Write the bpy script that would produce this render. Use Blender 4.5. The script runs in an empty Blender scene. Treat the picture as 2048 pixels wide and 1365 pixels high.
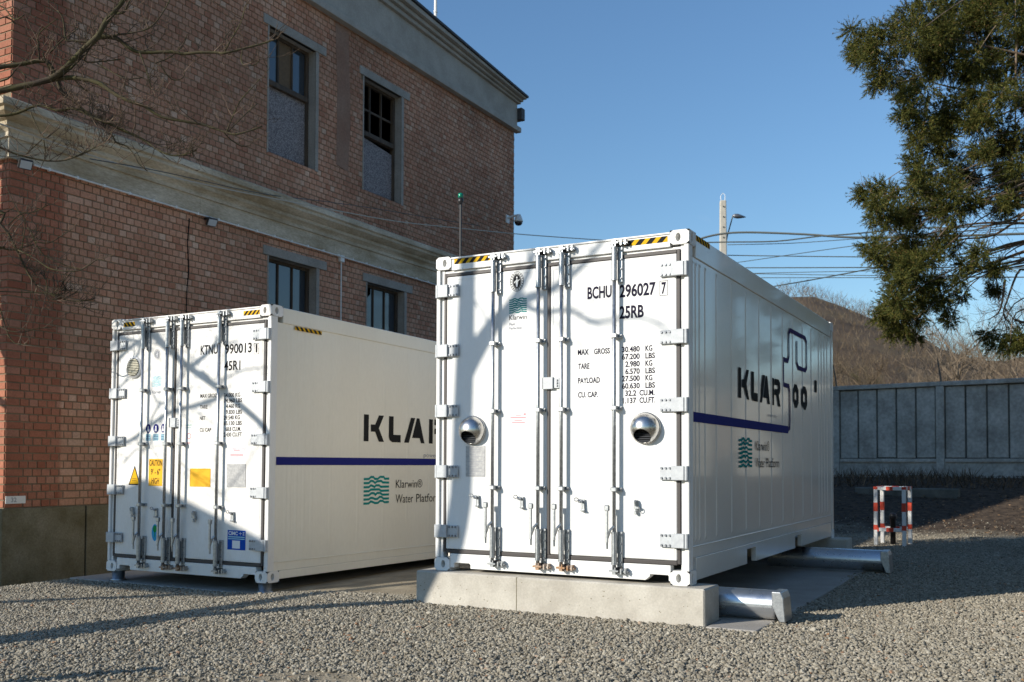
import bpy, bmesh, math, random
import numpy as np
from mathutils import Vector, Matrix

# ------------------------------------------------------------------ scene, camera, sky, sun, exposure
scene = bpy.context.scene
COL = scene.collection
R = math.radians
SUN_AZ, SUN_EL = R(33.5), R(21.0)          # light travels toward +x/+y by SUN_AZ from +y, descending by SUN_EL

cam_data = bpy.data.cameras.new('camera')
cam_data.sensor_width = 36.0
cam_data.lens = 34.34
cam_data.shift_y = 0.0932
cam_data.clip_start, cam_data.clip_end = 0.1, 3000
cam_data.dof.use_dof = True
cam_data.dof.focus_distance = 8.4
cam_data.dof.aperture_fstop = 3.2
cam = bpy.data.objects.new('camera', cam_data)
COL.objects.link(cam)
YAW, PITCH, ROLL = -0.5016, 0.0281, 0.0031
fw = Vector((math.sin(YAW)*math.cos(PITCH), math.cos(YAW)*math.cos(PITCH), math.sin(PITCH)))
rt = Vector((math.cos(YAW), -math.sin(YAW), 0)); up = rt.cross(fw)
rt2 = rt*math.cos(ROLL) + up*math.sin(ROLL); up2 = up*math.cos(ROLL) - rt*math.sin(ROLL)
CAM = Vector((4.975, -7.602, 1.282))
m = Matrix((rt2, up2, -fw)).transposed().to_4x4(); m.translation = CAM
cam.matrix_world = m
scene.camera = cam

world = bpy.data.worlds.new('World'); scene.world = world
world.use_nodes = True
wn = world.node_tree.nodes; wl = world.node_tree.links
bg = wn['Background']
sky = wn.new('ShaderNodeTexSky'); sky.sky_type = 'NISHITA'; sky.sun_disc = False
sky.sun_elevation = SUN_EL; sky.sun_rotation = R(213.5)
sky.altitude = 300; sky.air_density = 1.4; sky.dust_density = 0.1; sky.ozone_density = 6.0
# very faint high wisps over the whole sky
wtc = wn.new('ShaderNodeTexCoord'); wmp = wn.new('ShaderNodeMapping'); wmp.inputs['Scale'].default_value = (2.2, 2.2, 7.0); wmp.inputs['Location'].default_value = (.35, .1, .2)
wno = wn.new('ShaderNodeTexNoise'); wno.inputs['Scale'].default_value = 1.6; wno.inputs['Detail'].default_value = 7; wno.inputs['Roughness'].default_value = .58
wrm = wn.new('ShaderNodeMapRange'); wrm.inputs[1].default_value = .60; wrm.inputs[2].default_value = .82; wrm.inputs[3].default_value = 0; wrm.inputs[4].default_value = .30
wmx = wn.new('ShaderNodeMix'); wmx.data_type = 'RGBA'; wmx.inputs[7].default_value = (4.6, 4.9, 5.4, 1)
wl.new(wtc.outputs['Generated'], wmp.inputs[0]); wl.new(wmp.outputs[0], wno.inputs['Vector']); wl.new(wno.outputs['Fac'], wrm.inputs[0])
wl.new(wrm.outputs[0], wmx.inputs[0]); wl.new(sky.outputs[0], wmx.inputs[6]); wl.new(wmx.outputs[2], bg.inputs[0]); bg.inputs[1].default_value = 0.108

sun_data = bpy.data.lights.new('sun', 'SUN'); sun_data.energy = 4.2; sun_data.angle = R(0.53)
sun_data.color = (1.0, 0.93, 0.82)
sun = bpy.data.objects.new('sun', sun_data); COL.objects.link(sun)
ldir = Vector((math.sin(SUN_AZ)*math.cos(SUN_EL), math.cos(SUN_AZ)*math.cos(SUN_EL), -math.sin(SUN_EL)))
sun.rotation_euler = (-ldir).to_track_quat('Z', 'Y').to_euler()
sun.location = (-12, -18, 14)

scene.view_settings.view_transform = 'Standard'; scene.view_settings.look = 'None'
scene.view_settings.exposure = 0.5; scene.view_settings.gamma = 1.0; scene.view_settings.use_curve_mapping = False
scene.render.engine = 'CYCLES'
scene.cycles.use_denoising = True
scene.cycles.max_bounces = 8; scene.cycles.diffuse_bounces = 4; scene.cycles.glossy_bounces = 4
scene.cycles.sample_clamp_indirect = 8.0

# ------------------------------------------------------------------ helpers
class MB:
    """collects geometry; build() links it as one mesh object"""
    def __init__(s): s.v = []; s.f = []; s.mi = []; s.sm = []; s.cur = 0; s.smooth = False
    def add(s, vs, fs):
        o = len(s.v); s.v += [tuple(p) for p in vs]
        for f in fs: s.f.append(tuple(i+o for i in f)); s.mi.append(s.cur); s.sm.append(s.smooth)
        return s
    def box(s, x0, x1, y0, y1, z0, z1, ch=0.0):
        if ch <= 0:
            vs = [(x, y, z) for z in (z0, z1) for y in (y0, y1) for x in (x0, x1)]
            return s.add(vs, [(0,2,3,1),(4,5,7,6),(0,1,5,4),(2,6,7,3),(0,4,6,2),(1,3,7,5)])
        c = ch
        pts = []; idx = {}
        for sx, X in ((-1,x0),(1,x1)):
            for sy, Y in ((-1,y0),(1,y1)):
                for sz, Z in ((-1,z0),(1,z1)):
                    for a in range(3):
                        p = [X-sx*c, Y-sy*c, Z-sz*c]; p[a] = (X,Y,Z)[a]
                        idx[sx,sy,sz,a] = len(pts); pts.append(tuple(p))
        fs = []
        for a in range(3):
            b, d = (a+1)%3, (a+2)%3
            for sa in (-1,1):
                q = []
                for sb, sd in ((-1,-1),(1,-1),(1,1),(-1,1)):
                    k = [0,0,0]; k[a]=sa; k[b]=sb; k[d]=sd; q.append(idx[k[0],k[1],k[2],a])
                fs.append(tuple(q if sa>0 else q[::-1]))
        for a in range(3):          # edge chamfers along axis a
            b, d = (a+1)%3, (a+2)%3
            for sb in (-1,1):
                for sd in (-1,1):
                    def K(sa, ax):
                        k=[0,0,0]; k[a]=sa; k[b]=sb; k[d]=sd; return idx[k[0],k[1],k[2],ax]
                    q = (K(-1,b),K(1,b),K(1,d),K(-1,d))
                    fs.append(q if sb*sd<0 else q[::-1])
        for sx in (-1,1):
            for sy in (-1,1):
                for sz in (-1,1):
                    q=(idx[sx,sy,sz,0],idx[sx,sy,sz,1],idx[sx,sy,sz,2]); fs.append(q if sx*sy*sz>0 else q[::-1])
        return s.add(pts, fs)
    def prism(s, poly, a0, a1, axis='y'):
        """poly of (u,v); extruded along axis from a0 to a1. axis y: u=x v=z ; x: u=y v=z ; z: u=x v=y"""
        def P(u, v, a): return {'y':(u,a,v),'x':(a,u,v),'z':(u,v,a)}[axis]
        n = len(poly)
        vs = [P(u,v,a0) for u,v in poly]+[P(u,v,a1) for u,v in poly]
        fs = [tuple(range(n)), tuple(range(2*n-1,n-1,-1))]
        fs += [(i,(i+n),((i+1)%n)+n,(i+1)%n) for i in range(n)]
        return s.add(vs, fs)
    def flat(s, poly, a, axis='y'):
        def P(u, v): return {'y':(u,a,v),'x':(a,u,v),'z':(u,v,a)}[axis]
        return s.add([P(u,v) for u,v in poly], [tuple(range(len(poly)))])
    def tube(s, pts, rad, n=8, cap=True):
        pts = [Vector(p) for p in pts]
        if not hasattr(rad, '__len__'): rad = [rad]*len(pts)
        rings = []; t0 = None; ref = None
        for i, p in enumerate(pts):
            a = pts[max(0,i-1)]; b = pts[min(len(pts)-1,i+1)]
            t = (b-a)
            if t.length < 1e-9: t = Vector((0,0,1))
            t.normalize()
            if ref is None:
                ref = t.orthogonal().normalized()
            else:
                ref = (ref - t*ref.dot(t))
                if ref.length < 1e-6: ref = t.orthogonal()
                ref.normalize()
            b2 = t.cross(ref)
            rings.append([p + (ref*math.cos(2*math.pi*k/n) + b2*math.sin(2*math.pi*k/n))*rad[i] for k in range(n)])
        vs = [v for r in rings for v in r]; fs = []
        for i in range(len(pts)-1):
            for k in range(n):
                fs.append((i*n+k, i*n+(k+1)%n, (i+1)*n+(k+1)%n, (i+1)*n+k))
        if cap:
            fs.append(tuple(range(n-1,-1,-1))); fs.append(tuple((len(pts)-1)*n+k for k in range(n)))
        return s.add(vs, fs)
    def cyl(s, p0, p1, r, n=16, r1=None):
        return s.tube([p0, p1], [r, r if r1 is None else r1], n)
    def mesh(s, name, mats):
        me = bpy.data.meshes.new(name); me.from_pydata(s.v, [], s.f)
        if not isinstance(mats, (list, tuple)): mats = [mats]
        for mt in mats: me.materials.append(mt)
        if len(mats) > 1: me.polygons.foreach_set('material_index', s.mi)
        if any(s.sm): me.polygons.foreach_set('use_smooth', s.sm)
        me.update()
        return me
    def build(s, name, mats, parent=None, bevel=0.0, loc=None, seg=2):
        o = bpy.data.objects.new(name, s.mesh(name, mats)); COL.objects.link(o)
        if parent is not None: o.parent = parent
        if loc is not None: o.location = loc
        if bevel > 0:
            md = o.modifiers.new('bevel', 'BEVEL'); md.width = bevel; md.segments = seg
            md.limit_method = 'ANGLE'; md.angle_limit = R(40); md.harden_normals = False
        return o

def obj(name, me, parent=None, loc=(0,0,0), rot=(0,0,0)):
    o = bpy.data.objects.new(name, me); COL.objects.link(o); o.parent = parent; o.location = loc; o.rotation_euler = rot
    return o
def empty(name, loc=(0,0,0), rot=(0,0,0)):
    o = bpy.data.objects.new(name, None); COL.objects.link(o); o.location = loc; o.rotation_euler = rot
    o.empty_display_size = 0.3
    return o
def tag(o, label=None, cat=None, group=None, kind=None):
    if label: o['label'] = label
    if cat: o['category'] = cat
    if group: o['group'] = group
    if kind: o['kind'] = kind
    return o

# ------------------------------------------------------------------ materials
def mat(name, col, rough=0.6, metal=0.0, spec=0.5, coat=0.0, noise=0.0, nscale=8.0, ndet=5.0, bump=0.0, bscale=40.0, bdist=0.01,
        col2=None, cscale=3.0, rvar=0.0, stretch=None):
    mt = bpy.data.materials.new(name); mt.use_nodes = True
    nt = mt.node_tree; n = nt.nodes; l = nt.links; p = n['Principled BSDF']
    p.inputs['Base Color'].default_value = (*col, 1); p.inputs['Roughness'].default_value = rough
    p.inputs['Metallic'].default_value = metal; p.inputs['Specular IOR Level'].default_value = spec
    p.inputs['Coat Weight'].default_value = coat; p.inputs['Coat Roughness'].default_value = 0.06
    tc = n.new('ShaderNodeNewGeometry')
    vec = tc.outputs['Position']
    if stretch:
        mp = n.new('ShaderNodeVectorMath'); mp.operation = 'MULTIPLY'; mp.inputs[1].default_value = stretch
        l.new(vec, mp.inputs[0]); vec = mp.outputs[0]
    if noise > 0 or col2 is not None:
        t = n.new('ShaderNodeTexNoise'); t.inputs['Scale'].default_value = cscale if col2 is not None else nscale
        t.inputs['Detail'].default_value = ndet; t.inputs['Roughness'].default_value = 0.6
        l.new(vec, t.inputs['Vector'])
        r = n.new('ShaderNodeValToRGB'); r.color_ramp.elements[0].position = 0.35; r.color_ramp.elements[1].position = 0.68
        c2 = col2 if col2 is not None else tuple(c*(1-noise) for c in col)
        r.color_ramp.elements[0].color = (*c2, 1); r.color_ramp.elements[1].color = (*col, 1)
        l.new(t.outputs['Fac'], r.inputs['Fac'])
        out = r.outputs['Color']
        if col2 is not None and noise > 0:
            t2 = n.new('ShaderNodeTexNoise'); t2.inputs['Scale'].default_value = nscale; t2.inputs['Detail'].default_value = 8
            l.new(vec, t2.inputs['Vector'])
            mr = n.new('ShaderNodeMapRange'); mr.inputs[1].default_value = 0.3; mr.inputs[2].default_value = 0.7
            mr.inputs[3].default_value = 1-noise; mr.inputs[4].default_value = 1+noise*0.4
            l.new(t2.outputs['Fac'], mr.inputs[0])
            mx = n.new('ShaderNodeVectorMath'); mx.operation = 'SCALE'
            l.new(out, mx.inputs[0]); l.new(mr.outputs[0], mx.inputs['Scale']); out = mx.outputs[0]
        l.new(out, p.inputs['Base Color'])
    if rvar > 0:
        t = n.new('ShaderNodeTexNoise'); t.inputs['Scale'].default_value = nscale*0.7; l.new(tc.outputs['Position'], t.inputs['Vector'])
        mr = n.new('ShaderNodeMapRange'); mr.inputs[3].default_value = max(0.02, rough-rvar); mr.inputs[4].default_value = rough+rvar
        l.new(t.outputs['Fac'], mr.inputs[0]); l.new(mr.outputs[0], p.inputs['Roughness'])
    if bump > 0:
        t = n.new('ShaderNodeTexNoise'); t.inputs['Scale'].default_value = bscale; t.inputs['Detail'].default_value = 6
        l.new(vec, t.inputs['Vector'])
        b = n.new('ShaderNodeBump'); b.inputs['Strength'].default_value = bump; b.inputs['Distance'].default_value = bdist
        l.new(t.outputs['Fac'], b.inputs['Height']); l.new(b.outputs[0], p.inputs['Normal'])
    return mt

M = {}
M['white'] = mat('white_paint', (0.80,0.80,0.785), 0.5, spec=.35, coat=0.06, col2=(0.745,0.74,0.715), cscale=2.2, noise=0.025, nscale=60, stretch=(1,1,.4), bump=0.04, bscale=2.2, bdist=0.02)
M['white_side'] = mat('white_gloss_paint', (0.80,0.765,0.70), 0.24, coat=0.5, col2=(0.74,0.70,0.63), cscale=1.1, noise=0.03, nscale=40, bump=0.05, bscale=1.6, bdist=0.02)
M['cream'] = mat('cream_paint', (0.82,0.78,0.675), 0.35, coat=0.15, col2=(0.77,0.725,0.615), cscale=0.9, noise=0.03, nscale=30, bump=0.04, bscale=1.6, bdist=0.02, stretch=(1,1,0.4))
M['dirty_white'] = mat('dirty_white_paint', (0.80,0.795,0.775), 0.4, col2=(0.72,0.695,0.65), cscale=4, noise=0.04, nscale=80, stretch=(1,1,.35))
M['galv'] = mat('galvanised_steel', (0.50,0.52,0.53), 0.38, 0.9, col2=(0.34,0.36,0.38), cscale=30, noise=0.15, nscale=120)
M['zinc'] = mat('zinc_plate', (0.50,0.525,0.54), 0.6, 0.25, spec=.3, col2=(0.42,0.44,0.46), cscale=22, noise=0.08, nscale=90)
M['bolt'] = mat('dull_bolt_steel', (0.20,0.21,0.23), 0.4, 0.7)
M['steel'] = mat('brushed_stainless', (0.58,0.565,0.54), 0.27, 1.0, rvar=0.07, nscale=20)
M['rust'] = mat('rusty_steel', (0.45,0.42,0.38), 0.6, 0.4, col2=(0.32,0.16,0.06), cscale=14)
M['gasket'] = mat('dark_rubber', (0.045,0.038,0.036), 0.55)
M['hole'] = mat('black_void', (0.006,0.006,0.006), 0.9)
M['black'] = mat('black_print', (0.018,0.018,0.020), 0.75, spec=.08)
M['ink'] = mat('dark_blue_ink', (0.020,0.018,0.035), 0.75, spec=.08)
M['grey_ink'] = mat('grey_ink', (0.32,0.33,0.36), 0.75, spec=.08)
M['charcoal'] = mat('charcoal_print', (0.022,0.021,0.020), 0.75, spec=.08)
M['teal'] = mat('teal_print', (0.010,0.235,0.225), 0.75, spec=.08)
M['pale_teal'] = mat('faded_teal_print', (0.36,0.60,0.66), 0.75, spec=.08)
M['navy'] = mat('navy_print', (0.020,0.024,0.17), 0.75, spec=.08)
M['purple'] = mat('violet_print', (0.045,0.032,0.12), 0.75, spec=.08)
M['yellow'] = mat('yellow_film', (0.72,0.42,0.02), 0.75, spec=.08, noise=0.12, nscale=30)
M['amber'] = mat('amber_film', (0.80,0.44,0.04), 0.75, spec=.08)
M['red'] = mat('red_print', (0.55,0.03,0.02), 0.75, spec=.08)
M['pink'] = mat('pink_sticker', (0.80,0.68,0.70), 0.75, spec=.08)
M['redpale'] = mat('faded_red_ink', (0.62,0.22,0.24), 0.75, spec=.08)
M['plate'] = mat('aluminium_plate', (0.50,0.50,0.485), 0.7, 0.0, spec=.2, col2=(0.36,0.36,0.36), cscale=45)
M['blue'] = mat('blue_sticker', (0.012,0.075,0.40), 0.75, spec=.08)
M['paleblue'] = mat('pale_blue_sticker', (0.05,0.35,0.60), 0.75, spec=.08)
M['green'] = mat('green_print', (0.02,0.28,0.08), 0.75, spec=.08)
M['whitefilm'] = mat('white_film', (0.80,0.80,0.80), 0.75, spec=.08)
M['vent'] = mat('cream_plastic', (0.55,0.52,0.40), 0.5)
M['concrete'] = mat('pale_concrete', (0.54,0.51,0.445), 0.85, spec=0.3, col2=(0.41,0.38,0.325), cscale=4, noise=0.12, nscale=60, bump=0.3, bscale=90, bdist=0.006)
M['slab'] = mat('slab_concrete', (0.42,0.395,0.36), 0.85, spec=0.3, col2=(0.33,0.305,0.27), cscale=2.2, noise=0.12, nscale=50, bump=0.3, bscale=70, bdist=0.006)
M['oldconc'] = mat('mossy_old_concrete', (0.25,0.225,0.16), 0.9, spec=0.2, col2=(0.15,0.13,0.075), cscale=2.4, noise=0.25, nscale=50, bump=0.6, bscale=80, bdist=0.01)
M['stucco'] = mat('grey_stucco', (0.45,0.42,0.375), 0.9, spec=0.2, col2=(0.35,0.325,0.285), cscale=2.0, noise=0.12, nscale=40, bump=0.3, bscale=60, bdist=0.006)
M['cornice'] = mat('stained_cornice', (0.66,0.59,0.47), 0.9, spec=0.2, col2=(0.36,0.29,0.19), cscale=1.6, noise=0.25, nscale=30, bump=0.4, bscale=50, bdist=0.008, stretch=(1,0.6,2.2))
M['mortar'] = mat('brown_mortar', (0.27,0.22,0.155), 0.95, spec=0.1, col2=(0.185,0.15,0.10), cscale=3, noise=0.2, nscale=60, bump=0.5, bscale=120, bdist=0.006)
M['wood'] = mat('weathered_timber', (0.10,0.07,0.045), 0.8, col2=(0.045,0.032,0.022), cscale=12, stretch=(1,1,0.15))
M['glass'] = mat('window_glass', (0.035,0.046,0.058), 0.08, spec=0.8, bump=0.06, bscale=3, bdist=0.02)
M['plywood'] = mat('brown_board', (0.16,0.10,0.05), 0.8, noise=0.3, nscale=20)
M['blackpl'] = mat('black_plastic', (0.02,0.02,0.022), 0.4)
M['whitepl'] = mat('white_plastic', (0.72,0.72,0.70), 0.4)
M['lamp'] = mat('floodlight_glass', (0.45,0.50,0.55), 0.15, spec=0.8)
M['greenlens'] = mat('green_beacon_lens', (0.005,0.20,0.12), 0.15)
M['cable'] = mat('pale_cable', (0.42,0.40,0.34), 0.5)
M['darkcable'] = mat('dark_cable', (0.05,0.06,0.055), 0.5)
M['redpaint'] = mat('red_paint', (0.62,0.055,0.02), 0.45)
M['whitepaint'] = mat('white_tube_paint', (0.74,0.74,0.72), 0.45)
M['wallconc'] = mat('wall_concrete', (0.54,0.52,0.465), 0.9, spec=0.2, col2=(0.33,0.315,0.275), cscale=1.8, noise=0.25, nscale=14, bump=0.4, bscale=30, bdist=0.01)
M['roofing'] = mat('dark_roofing', (0.05,0.05,0.055), 0.7)
M['duct'] = mat('galvanised_duct', (0.56,0.59,0.62), 0.30, 0.95, rvar=0.10, nscale=25, bump=0.08, bscale=9, bdist=0.01)
M['stain'] = mat('stained_concrete', (0.19,0.185,0.16), 0.95, spec=0.1, col2=(0.10,0.10,0.085), cscale=3)
M['surround'] = mat('window_surround', (0.37,0.345,0.31), 0.9, spec=0.2, col2=(0.28,0.26,0.23), cscale=2.5, noise=.15, nscale=40, bump=.3, bscale=60, bdist=.005)
M['poleconc'] = mat('pole_concrete', (0.50,0.47,0.40), 0.85, noise=0.15, nscale=9)
M['bark'] = mat('bare_bark', (0.060,0.045,0.035), 0.9, spec=0.2, col2=(0.082,0.074,0.032), cscale=5, noise=0.3, nscale=60, bump=0.6, bscale=70, bdist=0.006)
M['twig'] = mat('twig_bark', (0.20,0.14,0.105), 0.85, spec=0.2, col2=(0.045,0.036,0.022), cscale=3)
M['bark_pale'] = mat('pale_bark', (0.22,0.175,0.125), 0.9, spec=0.2, col2=(0.14,0.105,0.072), cscale=4)
M['bark_red'] = mat('conifer_bark', (0.13,0.085,0.055), 0.9, spec=0.2, col2=(0.20,0.16,0.12), cscale=9)
M['darksoil'] = mat('leafy_soil', (0.085,0.062,0.045), 0.95, spec=0.1, col2=(0.05,0.038,0.03), cscale=3, noise=0.4, nscale=25, bump=0.8, bscale=18, bdist=0.05)
M['leaf'] = mat('dead_leaf', (0.30,0.13,0.05), 0.7, col2=(0.42,0.26,0.13), cscale=2.5)

def chip_mat():
    mt = bpy.data.materials.new('chipboard'); mt.use_nodes = True; n = mt.node_tree.nodes; l = mt.node_tree.links; p = n['Principled BSDF']
    g = n.new('ShaderNodeNewGeometry'); v = n.new('ShaderNodeTexVoronoi'); v.inputs['Scale'].default_value = 60; v.inputs['Randomness'].default_value = 1
    l.new(g.outputs['Position'], v.inputs['Vector'])
    r = n.new('ShaderNodeValToRGB'); r.color_ramp.elements[0].color = (0.13,0.115,0.12,1); r.color_ramp.elements[1].color = (0.30,0.275,0.275,1)
    r.color_ramp.elements[0].position = .25; r.color_ramp.elements[1].position = .85
    s = n.new('ShaderNodeSeparateColor'); l.new(v.outputs['Color'], s.inputs[0]); l.new(s.outputs[0], r.inputs[0]); l.new(r.outputs[0], p.inputs['Base Color'])
    p.inputs['Roughness'].default_value = .8
    return mt
M['chip'] = chip_mat()

def brick_mat():
    mt = bpy.data.materials.new('fired_brick'); mt.use_nodes = True; n = mt.node_tree.nodes; l = mt.node_tree.links; p = n['Principled BSDF']
    oi = n.new('ShaderNodeObjectInfo'); at = n.new('ShaderNodeAttribute'); at.attribute_name = 'rnd'
    ad = n.new('ShaderNodeMath'); l.new(oi.outputs['Random'], ad.inputs[0]); l.new(at.outputs['Fac'], ad.inputs[1])
    fr = n.new('ShaderNodeMath'); fr.operation = 'FRACT'; l.new(ad.outputs[0], fr.inputs[0])
    r = n.new('ShaderNodeValToRGB'); cr = r.color_ramp
    cr.elements[0].position = 0; cr.elements[0].color = (0.40,0.185,0.115,1)
    cr.elements[1].position = 1; cr.elements[1].color = (0.60,0.41,0.30,1)
    for pos, c in ((.10,(.47,.23,.145)),(.45,(.51,.27,.175)),(.78,(.53,.295,.195)),(.94,(.56,.335,.235))):
        e = cr.elements.new(pos); e.color = (*c,1)
    l.new(fr.outputs[0], r.inputs[0])
    g = n.new('ShaderNodeNewGeometry'); t = n.new('ShaderNodeTexNoise'); t.inputs['Scale'].default_value = 45; t.inputs['Detail'].default_value = 6
    l.new(g.outputs['Position'], t.inputs['Vector'])
    t2 = n.new('ShaderNodeTexNoise'); t2.inputs['Scale'].default_value = 0.55; t2.inputs['Detail'].default_value = 4; l.new(g.outputs['Position'], t2.inputs['Vector'])
    m1 = n.new('ShaderNodeMapRange'); m1.inputs[1].default_value=.3; m1.inputs[2].default_value=.7; m1.inputs[3].default_value = .80; m1.inputs[4].default_value = 1.10; l.new(t.outputs['Fac'], m1.inputs[0])
    m2 = n.new('ShaderNodeMapRange'); m2.inputs[1].default_value=.35; m2.inputs[2].default_value=.65; m2.inputs[3].default_value = .72; m2.inputs[4].default_value = 1.12; l.new(t2.outputs['Fac'], m2.inputs[0])
    mm = n.new('ShaderNodeMath'); mm.operation = 'MULTIPLY'; l.new(m1.outputs[0], mm.inputs[0]); l.new(m2.outputs[0], mm.inputs[1])
    # darker red bricks built into the street corner of the wall
    sx = n.new('ShaderNodeSeparateXYZ'); l.new(g.outputs['Position'], sx.inputs[0])
    m3 = n.new('ShaderNodeMapRange'); m3.inputs[1].default_value = .76; m3.inputs[2].default_value = .82; l.new(sx.outputs['Y'], m3.inputs[0])
    mc = n.new('ShaderNodeMix'); mc.data_type = 'RGBA'; mc.blend_type = 'MULTIPLY'; iv = n.new('ShaderNodeMath'); iv.operation = 'SUBTRACT'; iv.inputs[0].default_value = 1; l.new(m3.outputs[0], iv.inputs[1])
    l.new(iv.outputs[0], mc.inputs[0]); l.new(r.outputs[0], mc.inputs[6]); mc.inputs[7].default_value = (.74,.56,.52,1)
    sc = n.new('ShaderNodeVectorMath'); sc.operation = 'SCALE'; l.new(mc.outputs[2], sc.inputs[0]); l.new(mm.outputs[0], sc.inputs['Scale'])
    l.new(sc.outputs[0], p.inputs['Base Color']); p.inputs['Roughness'].default_value = .85; p.inputs['Specular IOR Level'].default_value = .25
    b = n.new('ShaderNodeBump'); b.inputs['Strength'].default_value = .5; b.inputs['Distance'].default_value = .006; l.new(t.outputs['Fac'], b.inputs['Height']); l.new(b.outputs[0], p.inputs['Normal'])
    return mt
M['brick'] = brick_mat()

def ramp_mat(name, cols, rough=.85, trans=0.0, source='obj', bump=0.0, bscale=60, bdist=.004, nscale=3.0):
    """colour picked per instance / per island from a ramp"""
    mt = bpy.data.materials.new(name); mt.use_nodes = True; n = mt.node_tree.nodes; l = mt.node_tree.links; p = n['Principled BSDF']
    if source == 'obj':
        s = n.new('ShaderNodeObjectInfo').outputs['Random']
    elif source == 'island':
        s = n.new('ShaderNodeNewGeometry').outputs['Random Per Island']
    else:
        g = n.new('ShaderNodeNewGeometry'); t = n.new('ShaderNodeTexNoise'); t.inputs['Scale'].default_value = nscale; t.inputs['Detail'].default_value = 6; t.inputs['Roughness'].default_value = .65
        l.new(g.outputs['Position'], t.inputs['Vector'])
        mr = n.new('ShaderNodeMapRange'); mr.inputs[1].default_value = .3; mr.inputs[2].default_value = .7; l.new(t.outputs['Fac'], mr.inputs[0]); s = mr.outputs[0]
    r = n.new('ShaderNodeValToRGB'); cr = r.color_ramp
    while len(cr.elements) < len(cols): cr.elements.new(.5)
    for i, (pos, c) in enumerate(cols): cr.elements[i].position = pos; cr.elements[i].color = (*c, 1)
    l.new(s, r.inputs[0]); l.new(r.outputs[0], p.inputs['Base Color'])
    p.inputs['Roughness'].default_value = rough; p.inputs['Specular IOR Level'].default_value = .2
    if bump > 0:
        g = n.new('ShaderNodeNewGeometry'); t = n.new('ShaderNodeTexNoise'); t.inputs['Scale'].default_value = bscale; t.inputs['Detail'].default_value = 6
        l.new(g.outputs['Position'], t.inputs['Vector']); b = n.new('ShaderNodeBump'); b.inputs['Strength'].default_value = bump; b.inputs['Distance'].default_value = bdist
        l.new(t.outputs['Fac'], b.inputs['Height']); l.new(b.outputs[0], p.inputs['Normal'])
    if trans > 0:
        tr = n.new('ShaderNodeBsdfTranslucent'); l.new(r.outputs[0], tr.inputs[0]); mx = n.new('ShaderNodeMixShader'); mx.inputs[0].default_value = trans
        l.new(p.outputs[0], mx.inputs[1]); l.new(tr.outputs[0], mx.inputs[2]); l.new(mx.outputs[0], n['Material Output'].inputs[0])
    return mt
M['stone'] = ramp_mat('gravel_stone', [(0,(.155,.134,.10)),(.25,(.24,.214,.166)),(.55,(.285,.256,.20)),(.85,(.33,.30,.238)),(.985,(.42,.386,.315)),(1,(.31,.16,.085))], .85)
M['foliage'] = ramp_mat('conifer_foliage', [(0,(.022,.034,.010)),(.35,(.055,.068,.016)),(.7,(.11,.112,.022)),(.93,(.18,.165,.04)),(1,(.22,.11,.05))], .7, .25, 'island')
M['brush'] = ramp_mat('bare_brush', [(0,(.075,.055,.038)),(.4,(.115,.083,.054)),(.8,(.15,.112,.07)),(1,(.19,.155,.10))], .9, 0, 'island')
M['hill'] = ramp_mat('hill_scrub', [(0,(.065,.045,.03)),(.5,(.105,.072,.045)),(1,(.15,.11,.062))], .95, 0, 'noise', nscale=.12)
M['ground'] = ramp_mat('gravelly_ground', [(0,(.20,.17,.12)),(.5,(.29,.245,.175)),(1,(.38,.33,.24))], .95, 0, 'noise', .6, 55, .02, nscale=2.3)
M['litter'] = ramp_mat('leaf_litter', [(0,(.04,.03,.022)),(.5,(.10,.07,.045)),(.85,(.17,.11,.065)),(1,(.26,.17,.10))], .85, 0, 'island')

def blend_soil(mt):
    """ground turns from gravelly to dark leafy soil towards the fence"""
    n = mt.node_tree.nodes; l = mt.node_tree.links; p = n['Principled BSDF']; src = p.inputs['Base Color'].links[0].from_socket
    g = n.new('ShaderNodeNewGeometry'); sx = n.new('ShaderNodeSeparateXYZ'); l.new(g.outputs['Position'], sx.inputs[0])
    t = n.new('ShaderNodeTexNoise'); t.inputs['Scale'].default_value = .9; t.inputs['Detail'].default_value = 5; l.new(g.outputs['Position'], t.inputs['Vector'])
    a = n.new('ShaderNodeMath'); a.operation = 'MULTIPLY_ADD'; a.inputs[1].default_value = 5.0; l.new(t.outputs['Fac'], a.inputs[0]); l.new(sx.outputs['Y'], a.inputs[2])
    mr = n.new('ShaderNodeMapRange'); mr.inputs[1].default_value = 14.6; mr.inputs[2].default_value = 16.4; l.new(a.outputs[0], mr.inputs[0])
    t3 = n.new('ShaderNodeTexNoise'); t3.inputs['Scale'].default_value = 9; t3.inputs['Detail'].default_value = 6; l.new(g.outputs['Position'], t3.inputs['Vector'])
    r = n.new('ShaderNodeValToRGB'); r.color_ramp.elements[0].position = .35; r.color_ramp.elements[0].color = (.045,.034,.026,1); r.color_ramp.elements[1].position = .7; r.color_ramp.elements[1].color = (.11,.08,.055,1); l.new(t3.outputs['Fac'], r.inputs[0])
    mx = n.new('ShaderNodeMix'); mx.data_type = 'RGBA'; l.new(mr.outputs[0], mx.inputs[0]); l.new(src, mx.inputs[6]); l.new(r.outputs[0], mx.inputs[7]); l.new(mx.outputs[2], p.inputs['Base Color'])
blend_soil(M['ground'])

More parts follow.
